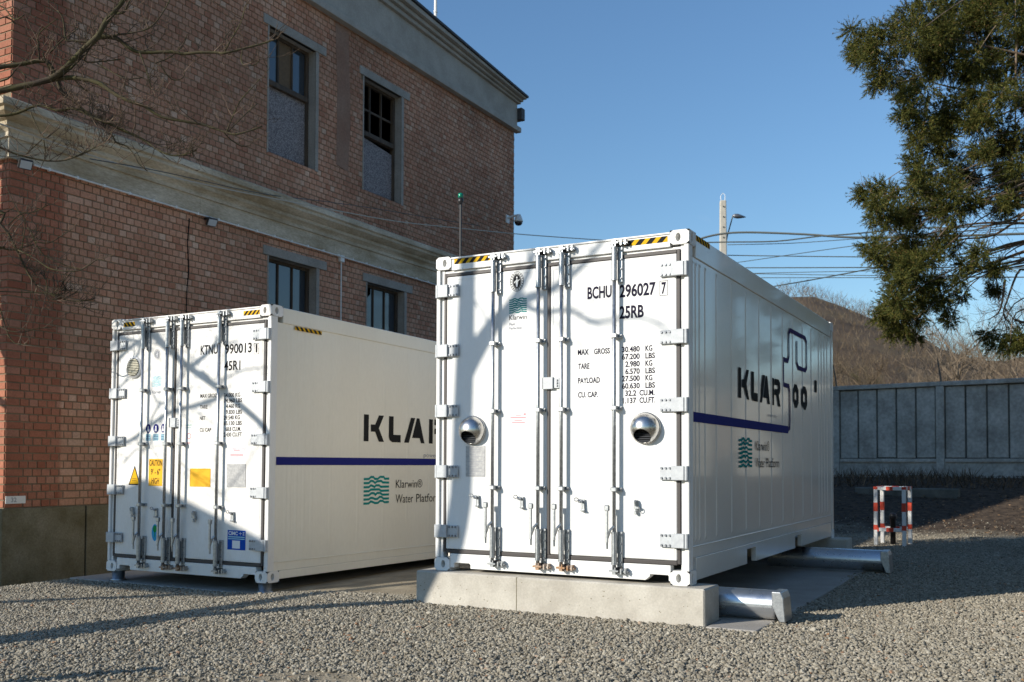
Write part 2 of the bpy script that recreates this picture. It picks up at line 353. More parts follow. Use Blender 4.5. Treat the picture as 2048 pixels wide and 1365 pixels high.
# ------------------------------------------------------------------ traced data (world metres)
TREE_STEMS=[([(-3.0,-5.2,-0.1),(-3.0,-5.2,0.25),(-3.117,-5.123,0.934),(-3.591,-4.809,1.342)],[0.24,0.2,0.18,0.17]),([(-3.591,-4.809,1.342),(-3.473,-4.887,1.789),(-3.373,-4.953,2.255),(-3.307,-4.997,2.463),(-3.221,-5.054,2.726),(-3.129,-5.114,3.307),(-3.116,-5.123,3.996),(-3.099,-5.135,4.689),(-3.085,-5.144,5.335),(-3.057,-5.162,5.976),(-3.099,-5.135,6.764),(-3.057,-5.162,7.776)],[0.135,0.125,0.112,0.108,0.104,0.1,0.09,0.085,0.075,0.06,0.045,0.02]),([(-3.106,-5.13,4.462),(-3.043,-5.172,4.631),(-2.96,-5.227,4.826),(-2.862,-5.291,5.016),(-2.681,-5.411,5.231),(-2.473,-5.549,5.374),(-2.195,-5.733,5.739),(-1.916,-5.917,6.324)],[0.085,0.08,0.075,0.065,0.05,0.035,0.025,0.015]),([(-2.876,-5.282,4.991),(-2.751,-5.365,5.22),(-2.647,-5.434,5.481),(-2.542,-5.503,5.933),(-2.403,-5.595,6.476)],[0.05,0.04,0.03,0.022,0.012]),([(-2.716,-5.388,5.2),(-2.542,-5.503,5.153),(-2.368,-5.618,5.206),(-2.195,-5.733,5.139),(-1.916,-5.917,5.244),(-1.708,-6.055,5.137)],[0.03,0.026,0.022,0.02,0.015,0.01]),([(-3.591,-4.809,1.342),(-3.936,-4.58,1.664),(-4.288,-4.348,1.968),(-4.555,-4.171,2.422),(-4.702,-4.073,3.288),(-4.712,-4.067,4.469),(-4.967,-3.898,5.637),(-5.222,-3.729,6.806)],[0.12,0.11,0.1,0.095,0.08,0.06,0.04,0.02])]
TREE_BRANCHES=[([(-8.151,-2.649,4.81),(-6.843,-1.874,5.26),(-5.535,-1.099,5.31),(-5.211,-0.91,5.418),(-4.713,-0.651,5.548),(-4.513,-0.537,5.744),(-4.37,-0.481,5.884),(-4.22,-0.429,6.007),(-4.143,-0.39,6.168),(-4.086,-0.316,6.305),(-4.022,-0.247,6.453),(-3.967,-0.188,6.585),(-3.767,-0.091,6.85)],0.042300000000000004,0.022500000000000003),([(-4.856,-0.678,5.522),(-4.568,-0.51,5.586),(-4.28,-0.373,5.52),(-4.081,-0.286,5.379),(-3.927,-0.218,5.3),(-3.819,-0.111,5.257),(-3.679,0.007,5.152),(-3.425,0.194,5.108),(-3.307,0.295,5.082),(-3.114,0.386,5.011),(-2.978,0.452,4.979),(-2.75,0.606,5.078)],0.027750000000000004,0.009),([(-4.324,-0.348,6.06),(-4.163,-0.231,6.057),(-4.099,-0.139,5.988),(-3.985,-0.107,5.917),(-3.893,-0.04,5.909),(-3.667,0.116,5.929),(-3.543,0.193,5.91),(-3.399,0.252,5.919),(-3.21,0.367,5.923),(-3.123,0.382,5.904),(-2.962,0.523,5.977),(-2.795,0.661,6.056),(-2.697,0.726,6.106)],0.026500000000000003,0.009),([(-8.169,-2.631,5.106),(-6.854,-1.866,5.556),(-5.539,-1.101,5.606),(-5.24,-0.896,5.696),(-5.077,-0.77,5.74),(-4.86,-0.599,5.797),(-4.783,-0.518,5.608),(-4.745,-0.494,5.489),(-4.626,-0.428,5.37),(-4.507,-0.346,5.241),(-4.278,-0.21,5.109),(-4.094,-0.127,5.014),(-3.969,-0.068,4.952),(-3.889,0.011,4.888),(-3.772,0.04,4.803),(-3.619,0.092,4.735),(-3.503,0.176,4.748),(-3.379,0.232,4.798)],0.0318,0.0075),([(-8.141,-2.659,4.65),(-6.776,-1.841,5.1),(-5.411,-1.022,5.15),(-5.207,-0.908,5.137),(-5.076,-0.792,5.181),(-4.86,-0.687,5.266),(-4.682,-0.585,5.209),(-4.503,-0.502,5.227),(-4.34,-0.388,5.139),(-4.165,-0.301,5.062)],0.0198,0.0105),([(-8.121,-2.679,4.339),(-6.764,-1.849,4.789),(-5.406,-1.019,4.839),(-5.239,-0.88,4.794),(-5.086,-0.745,4.72),(-4.869,-0.572,4.676),(-4.656,-0.478,4.678),(-4.455,-0.394,4.754),(-4.315,-0.333,4.824),(-4.223,-0.251,4.908)],0.015299999999999998,0.006),([(-4.937,-0.728,5.192),(-4.82,-0.71,4.986),(-4.695,-0.717,4.86),(-4.62,-0.674,4.92),(-4.529,-0.661,4.968)],0.009,0.006),([(-4.811,-0.65,4.898),(-5.037,-0.699,4.741)],0.006500000000000001,0.0045000000000000005),([(-4.811,-0.65,4.898),(-4.834,-0.606,4.736),(-4.892,-0.603,4.626)],0.006500000000000001,0.0045000000000000005),([(-4.698,-0.58,5.556),(-4.573,-0.458,5.74),(-4.527,-0.343,5.923),(-4.517,-0.326,6.033),(-4.571,-0.329,6.134)],0.01275,0.006),([(-4.698,-0.58,5.556),(-4.73,-0.657,5.668),(-4.725,-0.745,5.813)],0.009,0.006),([(-4.188,-0.263,4.988),(-4.188,-0.19,4.891),(-4.108,-0.113,4.856),(-4.003,-0.091,4.741),(-3.943,-0.085,4.644),(-3.874,-0.015,4.563)],0.01025,0.006),([(-4.324,-0.348,6.045),(-4.332,-0.409,5.978),(-4.496,-0.521,5.984),(-4.564,-0.57,5.994),(-4.571,-0.602,6.206),(-4.59,-0.656,6.292)],0.014,0.0075),([(-4.191,-0.266,6.319),(-4.046,-0.226,6.326),(-3.958,-0.254,6.376),(-3.887,-0.253,6.449)],0.014,0.0075),([(-4.324,-0.348,6.03),(-4.162,-0.268,6.072),(-3.951,-0.194,6.086),(-3.793,-0.093,6.145),(-3.701,-0.01,6.3),(-3.611,0.037,6.48)],0.0115,0.006),([(-3.132,0.391,5.909),(-3.049,0.426,6.079),(-2.949,0.464,6.253),(-2.886,0.459,6.418),(-2.845,0.477,6.476)],0.009,0.0045000000000000005),([(-3.777,-0.009,5.777),(-3.685,0.132,5.886),(-3.629,0.251,6.056),(-3.564,0.248,6.163)],0.00775,0.0045000000000000005),([(-3.099,0.412,5.016),(-3.014,0.405,5.149),(-2.89,0.398,5.319),(-2.813,0.48,5.467),(-2.707,0.512,5.578)],0.009,0.0045000000000000005),([(-3.087,0.419,5.016),(-2.986,0.56,5.224),(-2.937,0.716,5.402)],0.006500000000000001,0.0045000000000000005),([(-3.124,0.396,5.0),(-3.109,0.483,4.949),(-3.072,0.612,4.905),(-2.998,0.681,4.921)],0.00775,0.0045000000000000005),([(-4.32,-0.345,5.761),(-4.099,-0.294,5.617),(-3.953,-0.254,5.544),(-3.832,-0.141,5.576)],0.009,0.006),([(-3.927,-0.102,5.892),(-3.848,-0.075,5.692),(-3.801,-0.038,5.472)],0.009,0.006),([(-3.74,0.014,5.778),(-3.715,0.087,5.679),(-3.686,0.176,5.63),(-3.61,0.24,5.668),(-3.584,0.235,5.737)],0.00775,0.0045000000000000005),([(-4.372,-0.378,5.984),(-4.487,-0.389,5.808),(-4.426,-0.246,5.833),(-4.245,-0.09,5.885)],0.01025,0.006),([(-2.958,0.499,5.952),(-2.932,0.454,5.81),(-2.835,0.417,5.717),(-2.763,0.506,5.751),(-2.736,0.538,5.817)],0.006500000000000001,0.0045000000000000005),([(-4.86,-0.68,5.775),(-4.835,-0.717,5.949),(-4.79,-0.735,6.052),(-4.639,-0.618,6.229)],0.009,0.0045000000000000005),([(-4.763,-0.62,5.867),(-4.589,-0.585,5.993),(-4.432,-0.521,6.104)],0.009,0.006),([(-4.539,-0.481,5.575),(-4.474,-0.393,5.474),(-4.455,-0.303,5.441),(-4.498,-0.303,5.328)],0.009,0.006),([(-8.07,-2.744,3.587),(-6.674,-1.842,4.037),(-5.278,-0.939,4.087),(-5.22,-0.877,3.938),(-5.14,-0.829,3.83),(-5.073,-0.771,3.647),(-5.008,-0.746,3.521),(-4.983,-0.694,3.403),(-4.923,-0.631,3.268),(-4.816,-0.567,3.175),(-4.714,-0.502,3.13),(-4.577,-0.461,3.086),(-4.417,-0.406,3.082),(-4.32,-0.337,3.108)],0.018299999999999997,0.006),([(-8.04,-2.789,3.167),(-6.656,-1.862,3.617),(-5.272,-0.935,3.667),(-5.249,-0.852,3.673),(-5.186,-0.778,3.658),(-5.099,-0.736,3.665),(-4.977,-0.635,3.727)],0.0123,0.006),([(-5.028,-0.784,3.64),(-4.82,-0.726,3.537),(-4.661,-0.667,3.425),(-4.504,-0.609,3.389),(-4.367,-0.52,3.392),(-4.258,-0.463,3.454),(-4.202,-0.401,3.521),(-4.112,-0.364,3.504)],0.009,0.0045000000000000005),([(-5.028,-0.784,3.64),(-5.005,-0.751,3.691),(-4.97,-0.747,3.984),(-5.007,-0.807,4.068),(-5.136,-0.875,4.364)],0.00775,0.0045000000000000005),([(-4.942,-0.731,3.891),(-4.902,-0.707,3.829),(-4.886,-0.665,3.711),(-4.827,-0.602,3.592),(-4.693,-0.559,3.525),(-4.589,-0.459,3.47),(-4.439,-0.395,3.437)],0.009,0.0045000000000000005),([(-5.277,-0.938,3.993),(-5.244,-0.862,4.038),(-5.181,-0.74,4.137)],0.006500000000000001,0.0045000000000000005),([(-5.122,-0.843,3.918),(-5.047,-0.746,4.056),(-4.945,-0.664,4.078),(-4.817,-0.585,4.159)],0.00775,0.0045000000000000005),([(-4.876,-0.69,3.736),(-4.767,-0.596,3.728),(-4.686,-0.5,3.817),(-4.549,-0.462,3.888)],0.006500000000000001,0.0045000000000000005),([(-4.752,-0.613,3.163),(-4.772,-0.619,3.304),(-4.846,-0.637,3.401)],0.006500000000000001,0.0045000000000000005),([(-5.259,-0.927,2.8),(-5.114,-0.925,2.775),(-4.996,-0.905,2.724),(-4.846,-0.826,2.709),(-4.752,-0.742,2.751),(-4.646,-0.631,2.774)],0.009,0.0045000000000000005),([(-8.004,-2.843,2.663),(-6.378,-1.728,3.113),(-4.752,-0.613,3.163),(-4.74,-0.569,3.091),(-4.69,-0.519,3.118)],0.0078000000000000005,0.0045000000000000005),([(-4.688,-0.574,3.179),(-4.609,-0.511,3.229)],0.0052499999999999995,0.0045000000000000005),([(-5.238,-0.914,3.109),(-5.246,-0.841,2.996),(-5.234,-0.744,2.711),(-5.137,-0.69,2.602),(-5.021,-0.652,2.616)],0.009,0.0045000000000000005),([(-5.333,-0.973,6.416),(-5.185,-0.898,6.354),(-5.046,-0.863,6.204),(-4.92,-0.824,6.251)],0.01025,0.006),([(-5.329,-0.971,6.177),(-5.215,-0.861,6.272),(-5.176,-0.759,6.229)],0.009,0.006),([(-5.343,-0.98,5.493),(-5.155,-0.857,5.56),(-5.085,-0.795,5.687),(-4.969,-0.762,5.573)],0.01025,0.006)]
TREE2_LIMBS=[([(-7.187,-3.415,4.89),(-6.839,-3.645,4.796),(-6.547,-3.838,4.595),(-6.239,-4.042,4.381),(-6.049,-4.168,4.261),(-5.684,-4.409,4.082),(-5.384,-4.608,3.898),(-5.249,-4.697,3.781),(-5.031,-4.841,3.697)],0.05,0.034),([(-6.074,-4.151,4.269),(-5.831,-4.312,4.553),(-5.692,-4.404,4.896),(-5.552,-4.496,5.288)],0.035,0.015),([(-6.908,-3.599,4.125),(-6.735,-3.714,4.348),(-6.547,-3.838,4.505),(-6.422,-3.921,4.573)],0.022,0.03),([(-6.908,-3.599,3.775),(-6.735,-3.714,4.028),(-6.63,-3.783,4.36)],0.012,0.018),([(-6.978,-3.553,3.104),(-6.7,-3.737,3.289),(-6.526,-3.852,3.472),(-6.283,-4.013,3.716),(-6.004,-4.197,3.87),(-5.761,-4.358,4.025)],0.02,0.03),([(-5.935,-4.243,4.272),(-5.796,-4.335,4.164),(-5.692,-4.404,4.246),(-5.518,-4.519,4.379),(-5.274,-4.68,4.473)],0.015,0.01),([(-6.491,-3.875,3.552),(-6.387,-3.944,3.784),(-6.283,-4.013,3.866)],0.012,0.012),([(-5.657,-4.427,4.656),(-5.483,-4.542,4.609),(-5.379,-4.611,4.841)],0.006,0.004),([(-6.769,-3.691,3.017),(-6.63,-3.783,3.21),(-6.491,-3.875,3.302)],0.008,0.01),([(-6.144,-4.105,3.208),(-5.935,-4.243,3.092),(-5.657,-4.427,3.056)],0.008,0.006)]
SERVICE_CABLE=[(-4.179,-1.892,4.679),(-4.483,-1.382,4.779),(-5.263,0.446,5.044),(-5.559,1.638,5.201),(-5.728,2.899,5.355),(-5.771,4.005,5.479),(-5.681,5.635,5.628),(-5.465,7.108,5.744),(-5.12,8.651,5.915),(-4.691,10.127,6.067),(-4.26,11.378,6.205),(-3.757,12.669,6.347),(-3.181,14.0,6.484)]
DARK_CABLE=[(-4.874,0.003,4.857),(-5.543,1.708,5.244),(-5.967,3.551,5.527),(-6.093,4.588,5.687),(-6.148,5.663,5.876),(-6.101,7.35,6.111),(-5.92,8.972,6.27),(-5.673,10.354,6.397)]
WIRES=[[(-5.544,24.044,8.666),(-5.186,23.963,8.832),(-4.468,23.799,8.887),(-3.469,23.552,8.789),(-1.497,22.977,8.385),(-0.101,22.485,8.038),(2.054,21.541,7.622),(5.085,19.657,6.999)],[(-5.542,24.041,8.767),(-4.218,23.746,8.59),(-2.475,23.284,8.336),(-1.064,22.834,8.246),(-0.1,22.482,8.132),(1.729,21.695,7.929),(2.988,21.039,7.672),(5.088,19.649,7.318)],[(-4.432,24.652,8.704),(-2.181,23.907,8.366),(-0.203,23.09,8.113),(1.307,22.333,7.896),(5.086,19.653,7.171)],[(-4.436,24.661,8.349),(-3.116,24.246,8.121),(-0.209,23.104,7.583),(5.078,19.673,6.385)],[(-4.661,24.546,8.078),(-3.974,24.35,8.01),(-0.183,22.964,7.873),(5.088,19.649,7.318)],[(-4.663,24.55,7.926),(-3.666,24.262,7.781),(-0.19,22.98,7.232),(5.075,19.679,6.152)],[(-4.665,24.556,7.707),(-3.379,24.177,7.557),(-0.191,22.983,7.119),(5.075,19.68,6.127)],[(-4.665,24.556,7.724),(-3.379,24.178,7.541),(-0.193,22.986,6.999),(5.073,19.686,5.906)],[(-4.667,24.56,7.572),(-3.131,24.101,7.374),(-0.193,22.988,6.929),(5.073,19.686,5.906)],[(-3.783,25.059,7.119),(-2.876,24.716,7.173),(-1.776,24.258,7.175),(-0.287,23.551,7.181),(0.656,23.042,7.171),(5.083,19.662,6.827)]]
CONIFER_CLUMPS=[(2.33,8.74,8.0,0.123),(2.68,7.39,7.57,0.138),(2.48,8.26,7.6,0.092),(2.78,7.74,7.75,0.138),(2.94,7.78,7.79,0.138),(2.89,7.2,7.15,0.123),(2.92,7.22,6.96,0.108),(2.79,9.03,7.6,0.108),(2.95,8.85,8.27,0.184),(3.1,8.87,8.44,0.2),(2.98,8.84,7.97,0.154),(2.88,9.08,7.84,0.108),(3.33,7.7,7.62,0.215),(3.38,8.59,8.3,0.23),(3.6,8.53,7.96,0.261),(3.44,8.62,7.72,0.184),(3.05,9.16,7.47,0.138),(3.04,8.8,7.16,0.108),(3.19,9.29,7.61,0.2),(3.46,7.72,6.78,0.169),(3.5,8.81,7.46,0.184),(3.73,8.99,7.72,0.23),(3.9,9.21,8.16,0.276),(4.13,9.06,8.33,0.276),(4.31,9.61,8.15,0.307),(4.62,8.7,7.96,0.307),(3.78,9.5,8.55,0.261),(4.04,8.61,7.44,0.2),(4.29,9.14,7.5,0.246),(4.58,9.9,7.89,0.261),(3.24,8.8,6.91,0.138),(3.25,8.01,6.42,0.123),(3.43,7.95,6.34,0.169),(3.58,8.22,6.59,0.184),(3.73,8.91,6.98,0.184),(3.17,9.37,6.53,0.138),(3.37,9.29,6.36,0.184),(3.23,8.2,5.91,0.108),(3.36,8.28,5.8,0.138),(3.59,9.24,6.47,0.2),(3.91,8.32,6.45,0.2),(4.1,8.67,6.91,0.2),(4.43,8.04,6.64,0.215),(4.64,8.5,6.83,0.215),(4.11,8.95,6.53,0.184),(4.41,9.43,6.63,0.2),(4.65,9.4,6.43,0.184),(3.6,8.33,5.74,0.184),(3.28,9.36,5.86,0.184),(3.45,8.79,5.53,0.184),(3.31,7.76,5.37,0.123),(3.77,7.84,5.22,0.184),(2.46,8.96,5.71,0.123),(2.6,9.06,5.79,0.123),(2.76,9.02,5.68,0.138),(2.97,8.49,5.44,0.138),(2.74,7.78,5.22,0.123),(2.93,7.43,4.97,0.123),(2.76,7.68,4.97,0.092),(3.06,7.77,5.03,0.123),(3.07,9.21,5.4,0.138),(3.25,9.24,5.39,0.169),(3.48,9.14,5.29,0.169),(3.79,8.02,4.96,0.169),(3.97,8.3,5.16,0.154),(2.67,7.73,4.58,0.108),(2.63,9.03,4.88,0.108),(2.78,7.52,4.38,0.108),(2.78,8.8,4.62,0.154),(2.98,8.68,4.74,0.169),(3.18,8.51,4.8,0.154),(3.27,9.41,4.85,0.184),(2.98,7.83,4.19,0.154),(3.08,8.42,4.4,0.169),(3.32,7.81,4.23,0.184),(3.5,7.78,4.28,0.154),(3.09,7.43,3.89,0.138),(3.19,8.07,4.03,0.154),(3.39,7.78,3.93,0.138),(3.02,7.46,3.69,0.138),(2.68,9.18,3.85,0.108),(3.09,7.97,3.72,0.154),(3.13,9.22,3.9,0.138),(3.31,8.93,3.88,0.092),(2.82,8.73,3.57,0.108),(2.97,8.66,3.55,0.123),(3.08,9.33,3.63,0.123),(3.24,9.26,3.66,0.108),(2.85,8.73,3.35,0.077),(3.03,8.5,3.34,0.077),(3.17,8.85,3.31,0.077),(3.52,9.06,4.84,0.123),(3.75,8.84,4.69,0.108),(3.49,8.61,4.13,0.077),(3.64,7.99,3.79,0.092),(3.58,9.37,3.81,0.108),(3.68,8.7,3.51,0.092),(3.88,7.94,3.98,0.077),(3.94,8.17,4.24,0.092),(3.8,9.55,4.02,0.077),(4.12,8.44,4.34,0.108),(4.31,8.83,4.25,0.092),(4.17,9.38,3.35,0.092),(4.29,9.82,3.25,0.108),(4.5,8.84,3.1,0.108),(4.59,9.01,3.25,0.092),(4.66,9.12,3.12,0.092),(4.15,7.99,4.4,0.092),(4.26,9.8,4.14,0.061),(4.67,8.22,5.63,0.154),(4.35,9.96,6.07,0.123),(4.15,8.2,5.92,0.138),(4.53,8.44,5.19,0.108),(4.63,10.58,6.11,0.156),(4.0,10.75,6.65,0.152),(4.87,11.44,6.76,0.209),(3.85,10.23,6.03,0.202),(3.46,9.44,6.72,0.208),(4.33,9.44,5.59,0.184),(4.29,10.54,8.31,0.204),(3.77,9.71,5.73,0.186),(4.59,11.2,6.01,0.207),(4.32,10.35,6.56,0.185),(4.87,10.97,7.98,0.145),(4.09,9.67,6.96,0.184),(3.55,10.58,9.2,0.198),(4.39,10.89,8.96,0.213),(4.1,10.33,9.24,0.203),(4.33,9.33,8.69,0.195),(4.02,10.81,8.9,0.166),(4.47,10.18,6.05,0.161),(4.23,11.08,9.4,0.17),(4.47,10.76,6.03,0.161),(4.55,9.8,6.34,0.172),(3.68,10.2,6.4,0.17),(4.65,9.96,7.78,0.186),(4.13,9.71,8.86,0.158),(4.78,9.69,8.33,0.196),(4.88,9.99,8.31,0.145),(4.77,10.54,6.66,0.207),(3.37,10.67,8.21,0.173),(3.6,9.11,7.95,0.203),(4.85,10.85,8.16,0.182),(4.76,9.85,8.61,0.203),(4.47,9.69,8.78,0.197),(3.64,9.51,8.87,0.163),(4.85,11.52,7.18,0.166),(3.48,10.64,8.68,0.212),(4.33,11.11,5.68,0.143),(4.43,9.59,6.43,0.203),(3.59,9.92,8.66,0.175),(4.12,10.79,8.03,0.195),(4.53,9.79,8.77,0.15),(3.63,10.14,7.08,0.153),(3.77,10.81,8.09,0.193),(3.62,9.32,7.65,0.214),(3.28,10.11,8.6,0.202),(4.79,10.16,7.17,0.141),(4.44,10.09,7.6,0.149),(4.06,9.41,7.57,0.173),(3.95,10.14,8.76,0.161),(4.72,10.54,7.37,0.213),(3.54,10.05,6.91,0.184),(3.1,9.5,5.26,0.119),(2.83,8.77,5.09,0.103),(3.01,8.75,4.6,0.131)]
CONIFER_TRUNK=(5.03,9.82,3.09)
CONIFER_LIMBS=[[(5.05,9.77,5.05),(4.36,9.33,5.07),(3.89,9.02,5.02),(3.48,8.76,4.9),(3.01,8.46,4.77)],[(5.04,9.78,4.66),(4.63,9.52,4.49),(4.25,9.28,4.39),(3.95,9.08,4.26),(3.61,8.87,4.22),(3.42,8.75,4.11)],[(4.91,9.67,5.6),(4.37,9.32,5.42),(3.96,9.06,5.26),(3.55,8.8,5.09)],[(4.83,9.66,4.19),(4.63,9.52,4.34),(4.45,9.43,3.87),(4.4,9.4,3.63),(4.55,9.5,3.4)],[(4.42,9.4,4.18),(4.35,9.36,3.71),(4.18,9.26,3.55)],[(4.55,9.5,3.56),(4.75,9.64,3.48)],[(4.77,9.59,5.28),(4.29,9.29,4.88),(3.82,8.98,4.79),(3.48,8.77,4.62)],[(4.77,9.6,4.81),(4.29,9.3,4.64),(3.88,9.03,4.52)],[(4.98,9.72,5.44),(4.5,9.42,5.12),(4.02,9.11,4.95)],[(4.99,9.7,6.22),(4.3,9.26,5.97),(3.69,8.87,5.83)],[(4.99,9.71,5.83),(4.37,9.31,5.66),(3.82,8.96,5.49)],[(5.0,9.68,7.01),(4.32,9.23,7.06),(3.57,8.74,7.19),(3.04,8.39,7.4)],[(5.01,9.66,7.63),(4.12,9.08,7.83),(3.38,8.59,7.95),(2.57,8.08,7.73)],[(4.98,9.72,5.28),(4.09,9.14,5.42),(3.35,8.66,5.44),(2.65,8.2,5.42)],[(4.63,9.4,8.09),(4.6,9.4,7.38),(4.59,9.42,6.76),(4.6,9.45,5.98)]]
POLE=[(-4.84,25.51,10.46),(-4.86,25.57,8.41),(-4.71,25.62,9.28),(-4.54,25.69,9.94),(-4.39,25.78,9.92),(-4.19,25.89,9.9)]

# ------------------------------------------------------------------ ground, hill
def sst(a, b, x):
    t = min(1.0, max(0.0, (x-a)/(b-a))); return t*t*(3-2*t)
def ground_z(x, y):
    z = -0.09*sst(-0.6, -3.0, x) if x < -0.6 else 0.0
    z -= 0.20*sst(-4.95, -6.3, x) if x < -4.95 else 0.0
    z -= 0.08*sst(5.5, 9.5, y)
    z += 1.05*sst(12.5, 19.0, y) if y > 12.5 else 0.0
    z += 0.035*math.sin(x*0.9+1.3)*math.sin(y*0.8+.5)*(1-sst(-1.2,-.3,y) if y < 3 else 0.4)
    if y < -3.4: z -= 0.03*sst(-3.4,-5.0,y)
    d = math.hypot(x-4, y-20)
    if d > 30: z += 0.004*(d-30)
    return z
def axis(lo, hi, mid0, mid1, fine, coarse):
    a = []; v = lo
    while v < hi:
        a.append(v); v += fine if mid0 <= v < mid1 else coarse
    a.append(hi); return a
xs = axis(-90, 110, -10, 12, .28, 5.0); ys = axis(-60, 160, -9, 24, .28, 5.0)
g = MB(); g.smooth = True
nx = len(xs)
g.v = [(x, y, ground_z(x, y)) for y in ys for x in xs]
for j in range(len(ys)-1):
    for i in range(nx-1):
        a = j*nx+i; g.f.append((a, a+1, a+nx+1, a+nx)); 
        cy = .5*(ys[j]+ys[j+1]); cx = .5*(xs[i]+xs[i+1])
        g.mi.append(0); g.sm.append(True)
tag(g.build('ground', M['ground']), kind='structure')

# hill ring behind the wall
def hill_h(ang, rr):
    # ang: bearing from camera (rad, 0 = +y, + = +x)
    top = 14 + 8.5*math.exp(-((ang+.215)/.13)**2) - 1.0*sst(-.12,.25,ang) + 5*math.exp(-((ang-.9)/.35)**2)
    top += 1.2*math.sin(ang*23)+.8*math.sin(ang*51+1)
    top *= 1 - .75*sst(-.35,-.75,ang)
    return max(0, top)*sst(38, 150, rr)
hb = MB(); hb.smooth = True
NA, NR = 110, 26
for i in range(NR+1):
    rr = 34 + (320-34)*(i/NR)**1.4
    for k in range(NA+1):
        a = -1.3 + 3.1*k/NA
        hb.v.append((CAM.x+rr*math.sin(a), CAM.y+rr*math.cos(a), 0.9+hill_h(a, rr)+ (.35*math.sin(a*90+i)+.3*math.sin(i*1.7+a*33))*sst(40,90,rr)))
for i in range(NR):
    for k in range(NA):
        a = i*(NA+1)+k; hb.f.append((a, a+1, a+NA+2, a+NA+1)); hb.mi.append(0); hb.sm.append(True)
tag(hb.build('hill', M['hill']), kind='structure')

rng = np.random.default_rng(11)
def spike_mesh(P, L, W, spread):
    """thin blades from arrays as one mesh"""
    n = len(P); d = rng.normal(0, spread, (n,2))*L[:,None]; a = rng.uniform(0, math.pi, n)
    o = np.stack([np.cos(a)*W, np.sin(a)*W, np.zeros(n)], 1); tip = P+np.stack([d[:,0], d[:,1], L], 1)
    base = P-np.array([0,0,.05]); v = np.stack([base-o, base+o, tip], 1).reshape(-1,3)
    me = bpy.data.meshes.new('blades'); me.from_pydata(v.tolist(), [], np.arange(3*n).reshape(-1,3).tolist()); return me
NS = 9000
sa = rng.uniform(-.5, 1.25, NS); sr = 40+215*rng.random(NS)**1.25
hz = np.array([hill_h(a, r) for a, r in zip(sa, sr)])
pk = rng.integers(0, NS, 210000)
ba = sa[pk]+rng.normal(0, 1, len(pk))*.55/sr[pk]; brr = sr[pk]+rng.normal(0, .7, len(pk)); hgt = rng.random(len(pk))**1.3*(1.1+.004*sr[pk])
BP = np.stack([CAM.x+brr*np.sin(ba), CAM.y+brr*np.cos(ba), .9+hz[pk]+hgt], 1)
bl = rng.uniform(.15, .62, len(pk))*(1+.005*sr[pk])
bme_ = spike_mesh(BP, bl, rng.uniform(.006,.016,len(pk))*(1+.008*sr[pk]), .55); bme_.materials.append(M['brush'])
bo = bpy.data.objects.new('hill_brush', bme_); COL.objects.link(bo)
tag(bo, 'brown leafless brush covering the sunlit hillside', 'brush', kind='stuff')

# ------------------------------------------------------------------ slabs and beams
o = MB().box(-5.15, -0.14, 0.02, 13.0, -.32, -.072).build('concrete_slab', M['slab'], bevel=.012); tag(o, kind='structure')
o = MB().prism([(-.12,.29),(-.12,6.9),(3.06,6.9),(3.02,-.16),(2.62,-.16),(2.62,.29)], -.2, .018, 'z').build('concrete_slab', M['slab'], bevel=.01); tag(o, kind='structure')
def beam(name, x0, x1, y0, y1, z1, label):
    b = MB(); b.box(x0, x1, y0, y1, -.25, z1, ch=.012)
    o = b.build(name, M['concrete']); tag(o, label, 'beam', 'concrete beams under the near container'); return o
bf = beam('concrete_beam', -.135, 2.60, -.115, .275, .300, 'pale concrete beam carrying the door end of the near container')
jt = MB().box(.915, .921, -.1166, -.112, .0, .298).build('joint_line', M['oldconc'], bf)
hb2 = MB()
for _ in range(60):
    x = rng.uniform(-.1, 2.58); z = rng.uniform(.05, .29); r = rng.uniform(.002, .006)
    hb2.flat([(x+r*math.cos(k*1.05)*rng.uniform(.7,1.4), z+r*math.sin(k*1.05)*rng.uniform(.6,1.2)) for k in range(6)][::-1], -.1158)
tag(hb2.build('air_holes', M['oldconc'], bf), kind='stuff')
beam('concrete_beam', -.135, 2.64, 5.85, 6.25, .300, 'concrete beam under the rear end of the near container')

# ------------------------------------------------------------------ gravel stones (uncountable) as instances on points
def gravel_points():
    P = []
    tries = 1150000
    X = rng.uniform(-8.5, 9.0, tries); Y = rng.uniform(-6.3, 14.5, tries); U = rng.random(tries)
    fx, fy = math.sin(YAW), math.cos(YAW)
    dx = X-CAM.x; dy = Y-CAM.y
    depth = dx*fx+dy*fy; lat = dx*fy-dy*fx
    ok = (depth > 3.6) & (np.abs(lat) < depth*.56+1.2)
    dens = np.where(depth < 9, 1.0, np.clip(1.0-(depth-9)*.10, .28, 1))
    ok &= U < dens
    # not on slabs, beam, containers
    ok &= ~((X > -5.12) & (X < -.16) & (Y > .10+.10*np.sin(X*3)+.30*np.clip((X+1.6)/1.4,0,1)) & (Y < 13))
    ok &= ~((X > -.14) & (X < 2.62) & (Y > -.13) & (Y < 6.3))
    ok &= ~((X > 2.6) & (X < 3.02-.06*np.sin(Y*2.1)) & (Y > -.14) & (Y < 6.9))
    ok &= ~(X < -6.35) | (Y < -.1)
    n1 = np.sin(X*1.9+2)*np.sin(Y*2.3)+.6*np.sin(X*4.3+Y*3.1)
    ok &= ~((lat < -1.0+.3*n1) & (depth < 6.12+.10*n1-.05*np.clip(lat+1.5,0,9)) & (rng.random(tries) < .60+.28*(n1 > 0)))
    ok &= ~((Y > 11.2) & (rng.random(tries) < np.clip((Y-11.2)/2.2, 0, .93)))
    X, Y = X[ok], Y[ok]
    Z = np.array([ground_z(x, y) for x, y in zip(X, Y)]) + rng.uniform(-.004, .011, len(X))
    return X, Y, Z
GX, GY, GZ = gravel_points()
NG = len(GX)
me = bpy.data.meshes.new('gravel'); me.vertices.add(NG)
